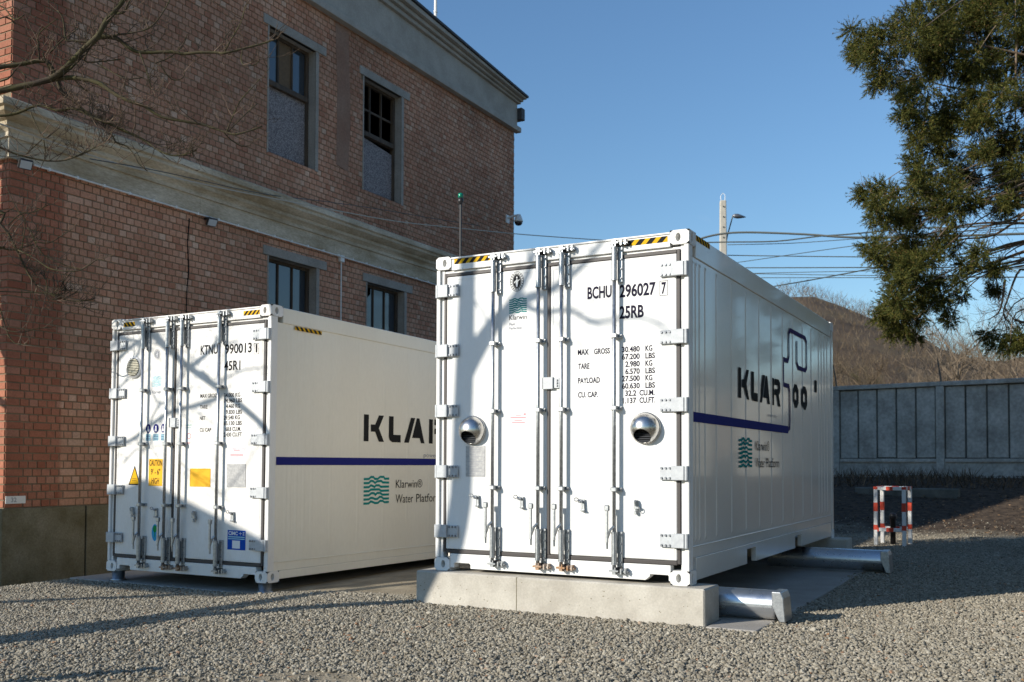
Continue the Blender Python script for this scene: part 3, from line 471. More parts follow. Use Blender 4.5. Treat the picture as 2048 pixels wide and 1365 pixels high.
me.vertices.foreach_set('co', np.stack([GX, GY, GZ], 1).astype(np.float32).ravel())
ar = me.attributes.new('rot', 'FLOAT_VECTOR', 'POINT')
ar.data.foreach_set('vector', np.stack([rng.normal(0,.5,NG), rng.normal(0,.5,NG), rng.uniform(0,6.28,NG)],1).astype(np.float32).ravel())
asz = me.attributes.new('siz', 'FLOAT', 'POINT')
szv = np.clip(rng.lognormal(0, .25, NG), .55, 1.8); szv[rng.random(NG) < .0012] *= 2.0
asz.data.foreach_set('value', szv.astype(np.float32))
ai = me.attributes.new('pick', 'INT', 'POINT'); ai.data.foreach_set('value', rng.integers(0, 7, NG).astype(np.int32))
me.materials.append(M['stone'])
stones = bpy.data.collections.new('stone_shapes')
for k in range(7):
    bm = bmesh.new(); bmesh.ops.create_icosphere(bm, subdivisions=2 if k < 3 else 1, radius=1)
    r_ = random.Random(k)
    ax = [Vector((r_.gauss(0,1), r_.gauss(0,1), r_.gauss(0,1))).normalized() for _ in range(7)]
    lim = [r_.uniform(.55, .85) for _ in ax]
    for v in bm.verts:
        for a, L in zip(ax, lim):
            d = v.co.dot(a)
            if d > L: v.co -= a*(d-L)
        v.co.x *= .0142*r_.uniform(.98,1.02); v.co.y *= .0106; v.co.z *= .0080
    sm_ = bpy.data.meshes.new('stone'); bm.to_mesh(sm_); bm.free(); sm_.materials.append(M['stone'])
    if k < 3: sm_.polygons.foreach_set('use_smooth', [True]*len(sm_.polygons))
    so = bpy.data.objects.new('stone_%d' % k, sm_); stones.objects.link(so)
gob = bpy.data.objects.new('gravel', me); COL.objects.link(gob)
tag(gob, 'grey-beige gravel spread over the yard', 'gravel', kind='stuff')
ng = bpy.data.node_groups.new('scatter_stones', 'GeometryNodeTree')
ng.interface.new_socket('Geometry', in_out='INPUT', socket_type='NodeSocketGeometry'); ng.interface.new_socket('Geometry', in_out='OUTPUT', socket_type='NodeSocketGeometry')
gi = ng.nodes.new('NodeGroupInput'); go = ng.nodes.new('NodeGroupOutput')
ci = ng.nodes.new('GeometryNodeCollectionInfo'); ci.inputs['Collection'].default_value = stones; ci.inputs['Separate Children'].default_value = True; ci.inputs['Reset Children'].default_value = True
ip = ng.nodes.new('GeometryNodeInstanceOnPoints'); ip.inputs['Pick Instance'].default_value = True
def named(nm, ty):
    q = ng.nodes.new('GeometryNodeInputNamedAttribute'); q.data_type = ty; q.inputs['Name'].default_value = nm; return q.outputs['Attribute']
e2r = ng.nodes.new('FunctionNodeEulerToRotation')
ng.links.new(gi.outputs[0], ip.inputs['Points']); ng.links.new(ci.outputs[0], ip.inputs['Instance'])
ng.links.new(named('pick', 'INT'), ip.inputs['Instance Index']); ng.links.new(named('rot', 'FLOAT_VECTOR'), e2r.inputs[0])
ng.links.new(e2r.outputs[0], ip.inputs['Rotation']); ng.links.new(named('siz', 'FLOAT'), ip.inputs['Scale']); ng.links.new(ip.outputs[0], go.inputs[0])
md = gob.modifiers.new('scatter', 'NODES'); md.node_group = ng

# fallen leaves
lf = MB()
for _ in range(170):
    if rng.random() < .55: x, y = rng.uniform(2.7, 5.8), rng.uniform(-3.5, 8)
    else: x, y = rng.uniform(-1.5, 5.5), rng.uniform(-4.6, .0)
    if -.2 < x < 3.05 and y > -.2: continue
    z = ground_z(x, y)+.016; a = rng.uniform(0, 6.28); L = rng.uniform(.012, .026); w = L*.45
    c, s = math.cos(a), math.sin(a)
    pts = [(-L,0,.004),(0,-w,rng.uniform(-.002,.008)),(L,0,rng.uniform(.003,.012)),(0,w,rng.uniform(.004,.016))]
    lf.add([(x+p*c-q*s, y+p*s+q*c, z+h) for p, q, h in pts], [(0,1,2),(0,2,3)])
tag(lf.build('fallen_leaves', M['leaf']), 'brown dead leaves scattered on the gravel', 'leaves', kind='stuff')
# leaf litter and low scrub on the bank before the wall
def litter_pos():
    x = rng.uniform(-5, 10); y = rng.uniform(12.8, 19.4); return x, y, ground_z(x, y)+.03, 1
lt = MB()
for _ in range(9000):
    x, y, z, _s = litter_pos(); a = rng.uniform(0,6.28); ww = rng.uniform(.02,.045); h1, h2 = rng.uniform(-.01,.035,2); c_, s_n = math.cos(a)*ww, math.sin(a)*ww
    o_ = len(lt.v); lt.v += [(x-c_,y-s_n,z+h1),(x+s_n*.5,y-c_*.5,z+.005),(x+c_,y+s_n,z+h2)]; lt.f.append((o_,o_+1,o_+2)); lt.mi.append(0); lt.sm.append(False)
for _ in range(1000):
    x = rng.normal(2.5, 2.6); y = rng.uniform(17.0, 19.2); z = ground_z(x, y); L = rng.uniform(.06, .28)*(1.3 if -.5 < x < 3.4 else .6)
    o_ = len(lt.v); a = rng.uniform(0, 6.28); lt.v += [(x-.012, y, z), (x+.012, y, z), (x+rng.normal(0,.5)*L, y+rng.normal(0,.4)*L, z+L)]; lt.f.append((o_,o_+1,o_+2)); lt.mi.append(0); lt.sm.append(False)
tag(lt.build('leaf_litter', M['litter']), 'dark leaf litter and dry stalks on the bank below the wall', 'litter', kind='stuff')

# ------------------------------------------------------------------ brick building
BX, BY0, BY1 = -6.40, 0.02, 13.20
ZP, ZC0, ZC1, ZF = 0.705, 5.10, 5.80, 9.49
bld = empty('brick_building', (BX, BY0, 0))
tag(bld, 'old two-storey red brick building with stained concrete cornices, left of the containers', 'building')
def bpart(mb, name, m, parent=None, bevel=0):
    o = mb.build(name, m, bevel=bevel)
    if parent is None:
        o.parent = bld; o.matrix_parent_inverse = Matrix.Translation((-BX, -BY0, 0))
    else:
        o.parent = parent; o.matrix_parent_inverse = parent.matrix_world.inverted() if parent.type == 'EMPTY' else Matrix.Identity(4)
    return o
WINS = [(4.61,5.80,6.49,8.62),(7.20,8.43,6.50,8.68),(4.65,5.86,3.0,4.75),(7.34,8.57,3.0,4.75)]
# wall core with window openings
wy = sorted({BY0, BY1, *[w[0] for w in WINS], *[w[1] for w in WINS]}); wz = sorted({-.6, 10.1, *[w[2] for w in WINS], *[w[3] for w in WINS]})
wb = MB()
def inwin(y, z): return any(w[0] < y < w[1] and w[2] < z < w[3] for w in WINS)
for a, b in zip(wy, wy[1:]):
    for c, d in zip(wz, wz[1:]):
        if not inwin((a+b)/2, (c+d)/2): wb.add([(BX,a,c),(BX,b,c),(BX,b,d),(BX,a,d)], [(0,1,2,3)])
wb.add([(BX,BY0,-.6),(BX,BY0,10.1),(-16,BY0,10.1),(-16,BY0,-.6)], [(0,1,2,3)])
wb.add([(BX,BY1,-.6),(-16,BY1,-.6),(-16,BY1,10.1),(BX,BY1,10.1)], [(0,1,2,3)])
wb.add([(-16,BY0,-.6),(-16,BY0,10.1),(-16,BY1,10.1),(-16,BY1,-.6)], [(0,1,2,3)])
wb.add([(BX,BY0,10.1),(-16,BY0,10.1),(-16,BY0,11.12),(BX,BY0,11.12)], [(0,1,2,3)])
bpart(wb, 'wall', M['mortar'])
cg = MB(); cg.box(-15.95, BX-.02, BY0+.02, BY1-.02, 9.9, 10.0); bpart(cg, 'light_block_slab', M['hole'])  # black slab added to keep sunlight leaking under the roof out of the windows
# roof: low pitch rising towards the street end
rf = MB()
def rake(y): return 10.24+(13.25-y)*.069        # roof edge
def ftop(y): return 10.11+(13.17-y)*.033        # top of the plain fascia
rf.prism([(BY0-.30, rake(BY0-.30)), (13.34, rake(13.34)), (13.34, rake(13.34)+.05), (BY0-.30, rake(BY0-.30)+.05)], -16.3, BX+.33, 'x')
roof = bpart(rf, 'roof', M['roofing'])
# upper fascia and raking mouldings
uf = MB(); uf.prism([(BY0-.06,ZF),(BY1+.05,ZF),(BY1+.05,ftop(BY1)),(BY0-.06,ftop(BY0))], BX-.02, BX+.06, 'x')
uf.box(-16, BX+.06, BY0-.06, BY0, ZF, ftop(0))
bpart(uf, 'fascia', M['stucco'])
ul = MB(); ul.prism([(BY0-.14,ZF-.09),(BY1+.12,ZF-.09),(BY1+.12,ZF+.035),(BY0-.14,ZF+.035)], BX-.02, BX+.14, 'x'); ul.box(-16, BX+.14, BY0-.14, BY0, ZF-.09, ZF+.035)
bpart(ul, 'ledge', M['stucco'], bevel=.012)
for f0, f1, px in ((.0,.30,.13),(.315,.62,.20),(.635,.98,.29)):
    um = MB(); h_ = lambda y, f: ftop(y)+(rake(y)-ftop(y))*f; e = min(px, .12)
    um.prism([(BY0-px,h_(BY0,f0)),(BY1+e,h_(BY1,f0)),(BY1+e,h_(BY1,f1)),(BY0-px,h_(BY0,f1))], BX, BX+px, 'x')
    bpart(um, 'moulding', M['stucco'], bevel=.015)
gt = MB(); gt.box(BX-.05, BX+.18, 13.25, 13.42, 9.72, 10.0); bpart(gt, 'rainwater_head', M['roofing'])
# lower cornice: profile swept along the wall and round the corner
prof = [(0,5.09),(.055,5.09),(.055,5.34),(.085,5.345),(.085,5.40),(.11,5.43),(.15,5.46),(.15,5.51),(.19,5.53),(.27,5.585),(.27,5.63),(.31,5.65),(.31,5.735),(.0,5.87)]
pieces = [(BY0-.31, 3.1), (3.104, 6.3), (6.304, 9.5), (9.504, BY1+.31)]
for a, b in pieces:
    cb = MB(); n_ = len(prof)
    rows = [a, b]
    for y in rows: cb.v += [(BX+p, y if y > BY0 else BY0-p, z) for p, z in prof]
    cb.f = [(i, i+1, n_+i+1, n_+i) for i in range(n_-1)] + [tuple(range(n_))[::-1], tuple(range(n_, 2*n_))]
    if a < BY0:
        o_ = len(cb.v); cb.v += [(BX-.0+p if False else BX+p, BY0-p, z) for p, z in prof]; cb.v += [(-16, BY0-p, z) for p, z in prof]
        cb.f += [(o_+i, o_+n_+i, o_+n_+i+1, o_+i+1) for i in range(n_-1)]
    cb.mi = [0]*len(cb.f); cb.sm = [False]*len(cb.f)
    bpart(cb, 'cornice', M['cornice'])
# socle
sb = MB(); sb.box(-16, BX+.07, BY0-.07, 1.14, -.28, ZP); sb.box(BX-.3, BX+.07, 1.165, BY1, -.5, ZP)
bpart(sb, 'socle', M['oldconc'], bevel=.01)
st2 = MB(); st2.box(-16, BX+.02, BY0-.02, BY1, -.6, -.275); bpart(st2, 'footing', M['darksoil'])

# bricks
def brick_shell(u0, u1, v0, v1, d0, d1, ch=.004, jit=0):
    """local (u,v,d) brick: back rect, front rect inset"""
    j = lambda: rng.uniform(-jit, jit) if jit else 0
    back = [(u0,v0,d0),(u1,v0,d0),(u1,v1,d0),(u0,v1,d0)]
    fr = [(u0+ch+j(),v0+ch+j(),d1+j()),(u1-ch+j(),v0+ch+j(),d1+j()),(u1-ch+j(),v1-ch+j(),d1+j()),(u0+ch+j(),v1-ch+j(),d1+j())]
    return back+fr, [(4,5,6,7),(0,1,5,4),(1,2,6,5),(2,3,7,6),(3,0,4,7)]
BW, BH, PU, PV = .115, .086, .127, .0985
def cam_blocked(p):
    """far container box between camera and p?"""
    d = p-CAM; t0, t1 = 0.0, 1.0
    for k, (lo, hi) in enumerate(((-4.5,-2.1),(.05,12.1),(-.1,2.92))):
        if abs(d[k]) < 1e-9: continue
        a, b = (lo-CAM[k])/d[k], (hi-CAM[k])/d[k]
        if a > b: a, b = b, a
        t0 = max(t0, a); t1 = min(t1, b)
    return t0 < t1
bricks = []
row = 0; z = ZP+.012
while z < ZF-.08:
    if not (ZC0+.08 < z+BH and z < ZC1-.02):
        y = BY0 + (0 if row % 2 == 0 else -0.0); first = True
        while y < BY1-.05:
            w = .24 if (first and row % 2 == 0) else (.178 if first else BW)
            if (not first) and y < BY0+1.1 and rng.random() < .10: w = .242
            w = min(w, BY1-.004-y)
            segs = [(y, y+w, z, z+BH)]
            for q in WINS:
                out = []
                for a0, a1, c0, c1 in segs:
                    if a1 <= q[0] or a0 >= q[1] or c1 <= q[2] or c0 >= q[3]: out.append((a0,a1,c0,c1)); continue
                    if c0 < q[2]: out.append((a0,a1,c0,q[2]-.002))
                    elif c1 > q[3]: out.append((a0,a1,q[3]+.002,c1))
                    else:
                        if a0 < q[0]: out.append((a0,q[0]-.002,c0,c1))
                        if a1 > q[1]: out.append((q[1]+.002,a1,c0,c1))
                segs = out
            for a0, a1, c0, c1 in segs:
                if a1-a0 > .02 and c1-c0 > .012: bricks.append((a0, a1-a0, c0, c1-c0))
            y += w+(PU-BW); first = False
    z += PV; row += 1
# nearest visible 300 header bricks as objects of their own
cand = []
for i, (y, w, z, h) in enumerate(bricks):
    p = Vector((BX, y+w/2, z+BH/2))
    if abs(w-BW) < 1e-6 and abs(h-BH) < 1e-6 and not cam_blocked(p): cand.append(((p-CAM).length, i))
cand.sort(); single = {i for _, i in cand[:300]}
vs, fs = brick_shell(-BW/2, BW/2, -BH/2, BH/2, -.004, .011)
bme = bpy.data.meshes.new('brick'); bme.from_pydata([(d, u, v) for u, v, d in vs], [], fs); bme.materials.append(M['brick'])
sv, sf, rn = [], [], []
for i, (y, w, z, h) in enumerate(bricks):
    if i in single:
        o = bpy.data.objects.new('brick', bme); COL.objects.link(o); o.parent = bld
        o.location = (rng.uniform(-.002,.003), y+w/2-BY0, z+BH/2); o.rotation_euler = (rng.normal(0,.012), rng.normal(0,.01), rng.normal(0,.01))
        continue
    a, b = brick_shell(y, y+w, z, z+h, BX-.004, BX+.011+rng.uniform(-.002,.003), .004, .0016)
    o_ = len(sv); sv += [(d, u, v) for u, v, d in a]; sf += [tuple(k+o_ for k in f) for f in b]; rn += [rng.random()*(.72 if y < 1.0 else 1)]*len(b)
# sunlit end wall seen as a sliver
row = 0; z = ZP+.012
while z+BH < ZF-.08:
    if not (ZC0+.08 < z+BH and z < ZC1+.05):
        u = 0.0; first = True
        while u < 2.6:
            w = BW if (first and row % 2 == 0) else .24
            x1 = BX-u; x0 = x1-w
            a = [(x1,BY0+.004,z),(x0,BY0+.004,z),(x0,BY0+.004,z+BH),(x1,BY0+.004,z+BH),(x1-.004,BY0-.011,z+.004),(x0+.004,BY0-.011,z+.004),(x0+.004,BY0-.011,z+BH-.004),(x1-.004,BY0-.011,z+BH-.004)]
            o_ = len(sv); sv += a; sf += [tuple(k+o_ for k in f) for f in [(4,5,6,7),(0,1,5,4),(1,2,6,5),(2,3,7,6),(3,0,4,7)]]; rn += [rng.random()]*5
            u += w+.011; first = False
    z += PV; row += 1
sme = bpy.data.meshes.new('bricks'); sme.from_pydata(sv, [], sf); sme.materials.append(M['brick'])
sme.attributes.new('rnd', 'FLOAT', 'FACE').data.foreach_set('value', np.array(rn, np.float32))
so = bpy.data.objects.new('bricks', sme); COL.objects.link(so); so.parent = bld; so.matrix_parent_inverse = Matrix.Translation((-BX,-BY0,0)); so['kind'] = 'stuff'

# windows
def window(w, kind, label):
    y0, y1, z0, z1 = w; dp = .17
    fr = MB(); t = .055; xf = BX-dp
    zf0 = z0 if kind < 2 else z0
    if kind == 0: zs = 7.74
    elif kind == 1: zs = 7.66
    else: zs = z0
    # timber frame: head, sides, transom
    fr.box(xf-.04, xf+.03, y0+.003, y1-.003, z1-t, z1-.002); fr.box(xf-.04, xf+.03, y0+.003, y0+t, z0, z1-t); fr.box(xf-.04, xf+.03, y1-t*1.3, y1-.003, z0, z1-t)
    if kind < 2: fr.box(xf-.04, xf+.075, y0+t, y1-t*1.3, zs-.05, zs+.04)
    fw_ = bpart(fr, 'window', M['wood'], bevel=.006); fw_['label'] = label
    def sub(mb, nm, m, bev=0):
        o = mb.build(nm, m, bevel=bev); o.parent = fw_; return o
    # reveals
    rv = MB()
    rv.add([(BX+.011,y1,z0),(xf,y1,z0),(xf,y1,z1),(BX+.011,y1,z1)], [(0,1,2,3)]); rv.add([(xf,y0,z0),(BX+.011,y0,z0),(BX+.011,y0,z1),(xf,y0,z1)], [(0,1,2,3)])
    rv.add([(BX+.011,y0,z1),(BX+.011,y1,z1),(xf,y1,z1),(xf,y0,z1)], [(0,1,2,3)]); rv.add([(BX+.011,y0,z0),(xf,y0,z0),(xf,y1,z0),(BX+.011,y1,z0)], [(0,1,2,3)])
    sub(rv, 'reveal', M['surround'])
    jb = MB(); jb.box(BX, BX+.024, y1, y1+.080, z0-.02, z1+.0); jb.box(BX, BX+.024, y0-.03, y0, z0-.02, z1)
    sub(jb, 'jamb', M['surround'], .004)
    lt_ = MB(); lt_.box(BX-.05, BX+.035, y0-.14, y1+.27, z1, z1+.155); sub(lt_, 'lintel', M['surround'], .006)
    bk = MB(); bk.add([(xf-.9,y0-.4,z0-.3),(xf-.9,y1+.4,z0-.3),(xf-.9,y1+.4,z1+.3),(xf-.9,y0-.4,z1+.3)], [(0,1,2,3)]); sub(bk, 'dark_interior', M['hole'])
    ya, yb = y0+t, y1-t*1.3
    if kind == 0:
        e = (yb-ya)/3
        for k in range(3):
            a, b = ya+k*e+.015, ya+(k+1)*e-.015
            p = MB(); p.box(xf-.012, xf-.004, a, b, zs+.04, z1-t); sub(p, 'pane' if k != 1 else 'board', M['glass'] if k != 1 else M['plywood'])
        for k in (1, 2):
            mb = MB(); mb.box(xf-.03, xf+.02, ya+k*e-.016, ya+k*e+.016, zs+.04, z1-t); sub(mb, 'mullion', M['wood'])
        c = MB(); c.box(xf-.02, xf+.0, ya, yb, z0+.002, zs-.05); sub(c, 'chipboard', M['chip'])
    elif kind == 1:
        e = (yb-ya)/3
        for k in (1, 2):
            mb = MB(); mb.box(xf-.03, xf+.01, ya+k*e-.016, ya+k*e+.016, zs+.04, z1-t); sub(mb, 'mullion', M['wood'])
        mb = MB(); mb.box(xf-.026, xf+.006, ya, yb, 8.13, 8.17); sub(mb, 'glazing_bar', M['wood'])
        c = MB(); c.prism([(ya, z0+.002),(yb, z0+.002),(yb, zs-.16),(ya, zs-.05)], xf-.02, xf, 'x'); sub(c, 'chipboard', M['chip'])
    else:
        e = (yb-ya)/3
        for k in range(3):
            a, b = ya+k*e+.012, ya+(k+1)*e-.012
            p = MB()
            if kind == 3 and k == 0:
                p.prism([(a,z0),(b,z0),(b,z1-t),(b-.05,z1-t),(b-.06,z1-t-.12),(b-.17,z1-t-.2),(b-.25,z1-t-.09),(a,z1-t-.14)], xf-.012, xf-.004, 'x')
            else: p.box(xf-.012, xf-.004, a, b, z0, z1-t)
            sub(p, 'pane', M['glass'])
        for k in (1, 2):
            mb = MB(); mb.box(xf-.03, xf+.02, ya+k*e-.014, ya+k*e+.014, z0, z1-t); sub(mb, 'mullion', M['wood'])
    return fw_
window(WINS[0], 0, 'upper window with blue panes above speckled chipboard')
window(WINS[1], 1, 'upper window with empty sashes above speckled chipboard')
window(WINS[2], 2, 'lower window with three whole panes')
window(WINS[3], 3, 'lower window with a broken pane')
# flat plaster strip between the upper windows, crack, conduit, number plate
sp = MB(); sp.prism([(6.39,6.75),(6.74,6.70),(6.80,7.6),(6.76,8.5),(6.72,9.38),(6.33,9.38),(6.40,8.2)], BX+.0, BX+.015, 'x'); bpart(sp, 'plaster_strip', mat('brick_dust_plaster', (.30,.185,.13), .9, col2=(.26,.14,.09), cscale=2, noise=.2, nscale=30))
ck = MB(); ck.tube([(BX+.012,2.93,4.98),(BX+.013,2.90,4.6),(BX+.013,2.93,4.2),(BX+.013,2.90,3.9),(BX+.013,2.89,3.4),(BX+.012,2.86,3.1)], [.012,.01,.013,.01,.012,.006], 5); bpart(ck, 'crack', M['hole'])
cd = MB(); cd.tube([(BX+.075,.30,5.075),(BX+.075,13.0,5.06)], .013, 8); bpart(cd, 'conduit', M['whitepl'])
cl_ = MB()
for k in range(28): cl_.box(BX+.056, BX+.092, .5+k*.42, .53+k*.42, 5.055, 5.095)
bpart(cl_, 'conduit_clips', M['whitepl'])
jb_ = MB(); jb_.box(BX+.012, BX+.07, 6.48, 6.59, 4.98, 5.10); bpart(jb_, 'junction_box', M['whitepl'], bevel=.005)
dp_ = MB(); dp_.tube([(BX+.03,6.54,4.98),(BX+.03,6.54,2.6)], .012, 8); bpart(dp_, 'conduit', M['whitepl'])
npl = MB(); npl.box(BX+.012, BX+.02, .03, .30, .765, .86); npo = bpart(npl, 'number_plate', M['whitepl']); 
npo['label'] = 'small white plate with the faded number 32'

# ------------------------------------------------------------------ lettering helpers
_tm = {}
def text_raw(s, bold=0.0):
    k = (s, bold)
    if k in _tm: return _tm[k]
    cu = bpy.data.curves.new('t', 'FONT'); cu.body = s; cu.size = 1.0; cu.offset = bold; cu.resolution_u = 3; cu.fill_mode = 'FRONT'
    ob = bpy.data.objects.new('t', cu); COL.objects.link(ob)
    dg = bpy.context.evaluated_depsgraph_get(); dg.update()
    me = bpy.data.meshes.new_from_object(ob.evaluated_get(dg))
    v = np.array([p.co[:] for p in me.vertices]) if len(me.vertices) else np.zeros((1,3)); f = [tuple(p.vertices) for p in me.polygons]
    bpy.data.objects.remove(ob); bpy.data.curves.remove(cu); bpy.data.meshes.remove(me)
    _tm[k] = (v, f); return v, f
CAPH = text_raw('H')[0][:,1].max()
def letters(items, name, m, parent, plane='front', off=0.0, bold=0.0):
    """items: (string, u0, u1, vbase, capheight). one flat lettering part"""
    mb = MB()
    for s, u0, u1, vb, ch in items:
        v, f = text_raw(s, bold); a, b = v[:,0].min(), v[:,0].max()
        su = (u1-u0)/(b-a); sv_ = ch/CAPH
        pts = [(u0+(p[0]-a)*su, vb+p[1]*sv_) for p in v]
        if plane == 'front': mb.add([(u, -off, w) for u, w in pts], f)
        else: mb.add([(W_+off, u, w) for u, w in pts], f)
    return mb.build(name, m, parent)
def fpoly(polys, name, m, parent, off, plane='front'):
    mb = MB()
    for p in polys:
        if plane == 'front': mb.add([(u, -off, w) for u, w in p], [tuple(range(len(p)))])
        else: mb.add([(W_+off, u, w) for u, w in p], [tuple(range(len(p)))])
    return mb.build(name, m, parent)
def rect(u0, u1, v0, v1): return [(u0,v0),(u1,v0),(u1,v1),(u0,v1)]
def ell(cu, cv, ru, rv, n=24): return [(cu+ru*math.cos(2*math.pi*k/n), cv+rv*math.sin(2*math.pi*k/n)) for k in range(n)]
def ring(cu, cv, ru, rv, t, n=28):
    o, i = ell(cu,cv,ru,rv,n), ell(cu,cv,ru-t,rv-t,n)
    return [[o[k], o[(k+1)%n], i[(k+1)%n], i[k]] for k in range(n)]
def stroke(pts, t):
    """polyline band with mitred corners"""
    P = [Vector((a,b)) for a,b in pts]; L, Rr = [], []
    for i, p in enumerate(P):
        d0 = (P[i]-P[i-1]).normalized() if i > 0 else (P[1]-P[0]).normalized()
        d1 = (P[i+1]-P[i]).normalized() if i < len(P)-1 else d0
        n0 = Vector((-d0.y,d0.x)); n1 = Vector((-d1.y,d1.x)); nn = (n0+n1)
        nn = n0 if nn.length < 1e-5 else nn.normalized(); k = t/2/max(.35, nn.dot(n0))
        L.append(p+nn*k); Rr.append(p-nn*k)
    return [[tuple(Rr[i]), tuple(Rr[i+1]), tuple(L[i+1]), tuple(L[i])] for i in range(len(P)-1)]
WAVES = [[(0,0),(.2,0),(.27,.5),(.37,.5),(.43,0),(.55,0),(.63,.5),(.78,.5),(.82,0),(1,0)],
         [(0,0),(.2,0),(.27,.55),(.36,.5),(.44,0),(.52,.4),(.68,.5),(.74,.1),(1,0)],
         [(0,0),(.2,0),(.28,.45),(.34,.3),(.42,0),(.48,.4),(.6,.4),(.66,0),(1,0)],
         [(0,0),(.2,0),(.28,.4),(.6,.4),(.68,0),(1,0)],
         [(0,0),(.2,0),(.3,.5),(.40,.5),(.46,.05),(.52,.5),(.64,.5),(.74,0),(1,0)],
         [(0,0),(.2,0),(.28,.35),(.36,.3),(.44,0),(.54,.0),(.62,.5),(.7,.5),(.78,0),(1,0)],
         [(0,0),(.2,0),(.28,.5),(.36,.3),(.44,0),(.56,0),(.64,.5),(.74,.5),(.82,.1),(1,.1)]]
def wave_logo(u0, u1, v0, v1):
    out = []; n = 7; h = (v1-v0)/n
    for r in range(n):
        base = v1-(r+.62)*h
        out += stroke([(u0+(u1-u0)*a, base+b*h*.95) for a, b in WAVES[r]], h*.55)
    return out
KL = [[(0,0),(.29,0),(.29,1),(0,1)], [(.425,.64),(.425,.37),(.69,.37),(.93,0),(1.25,0),(.92,.51),(1.23,1),(.915,1),(.69,.64)],
      [(1.56,1),(1.56,.2),(1.62,.07),(1.79,0),(2.34,0),(2.34,.29),(1.86,.29),(1.86,1)],
      [(2.575,0),(2.9,0),(3.32,1),(3.03,1)], [(3.44,1),(3.23,.47),(3.12,.2),(3.65,.2),(3.75,0),(4.0,0),(3.62,1)],
      [(4.32,0),(4.6,0),(4.6,1),(4.32,1)], [(4.72,1),(4.72,.77),(5.2,.77),(5.25,.71),(5.2,.64),(4.72,.62),(4.72,.4),(5.0,.4),(5.25,0),(5.55,0),(5.3,.42),(5.47,.52),(5.55,.7),(5.5,.9),(5.3,1)]]
def klar(u0, v0, su, sv_): return [[(u0+a*su, v0+b*sv_) for a, b in p] for p in KL]
def hazard(u0, u1, v0, v1, parent, off, plane, n=5, lean=1):
    b = fpoly([rect(u0,u1,v0,v1)], 'hazard_stripe', M['yellow'], parent, off, plane)
    p = (u1-u0)/n; s = (v1-v0)*.9*lean; out = []
    for k in range(n):
        a = u0+k*p+(.0 if lean > 0 else p*.5); c = a+p*.52
        q = [(a,v0),(c,v0),(c+s,v1),(a+s,v1)]
        out.append([(min(max(x,u0),u1),y) for x,y in q])
    mb = MB()
    for q in out:
        if plane == 'front': mb.add([(u,-off-.0012,w) for u,w in q], [(0,1,2,3)])
        else: mb.add([(W_+off+.0012,u,w) for u,w in q], [(0,1,2,3)])
    mb.build('black_bars', M['black'], b)
    return b

v_, f_ = text_raw('32', .02); nb_ = MB(); sv_ = .055/CAPH
nb_.add([(BX+.0212, .10+(p[0]-v_[:,0].min())*sv_, .785+p[1]*sv_) for p in v_], f_); nb_.build('number', M['grey_ink'], npo)
# ------------------------------------------------------------------ shipping containers
W_, H_ = 2.438, 2.896
def holed_face(mb, P, u0, u1, v0, v1, cu, cv, ru, rv, depth, Pd):
    """rectangle with an oval hole. P(u,v,d) -> xyz ; d>0 goes inward"""
    n = 16; outer = []
    for k in range(n):
        a = 2*math.pi*(k+.5)/n; c, s = math.cos(a), math.sin(a)
        t = 1/max(abs(c), abs(s)); outer.append(((u0+u1)/2+(u1-u0)/2*c*t, (v0+v1)/2+(v1-v0)/2*s*t))
    # square corners
    inner = [(cu+ru*math.cos(2*math.pi*(k+.5)/n), cv+rv*math.sin(2*math.pi*(k+.5)/n)) for k in range(n)]
    vs = [P(u,v,0) for u,v in outer]+[P(u,v,0) for u,v in inner]+[P(u,v,depth) for u,v in inner]
    fs = [(k,(k+1)%n,n+(k+1)%n,n+k) for k in range(n)]+[(n+k,n+(k+1)%n,2*n+(k+1)%n,2*n+k) for k in range(n)]+[tuple(2*n+k for k in range(n))]
    mb.add(vs, fs)
def casting(parent, x0, y0, z0, front, right, m):
    """ISO corner casting .162 x .178 x .118 with oval holes"""
    a, b, c = .162, .178, .118
    mb = MB(); x1, y1, z1 = x0+a, y0+b, z0+c
    holed_face(mb, (lambda u,v,d: (u, (y0+d) if front else (y1-d), v)), x0, x1, z0, z1, (x0+x1)/2+(.012 if not right else -.012), (z0+z1)/2, .022, .036, .09, None)
    holed_face(mb, (lambda u,v,d: ((x1-d) if right else (x0+d), u, v)), y0, y1, z0, z1, (y0+y1)/2+(-.01 if front else .01), (z0+z1)/2, .026, .038, .06, None)
    mb.add([(x0,y0,z1),(x1,y0,z1),(x1,y1,z1),(x0,y1,z1)], [(0,1,2,3)]); mb.add([(x0,y0,z0),(x1,y0,z0),(x1,y1,z0),(x0,y1,z0)], [(3,2,1,0)])
    ys = y1 if front else y0; mb.add([(x0,ys,z0),(x1,ys,z0),(x1,ys,z1),(x0,ys,z1)], [(0,1,2,3)])
    xs_ = x0 if right else x1; mb.add([(xs_,y0,z0),(xs_,y1,z0),(xs_,y1,z1),(xs_,y0,z1)], [(0,1,2,3)])
    return mb.build('corner_casting', m, parent)

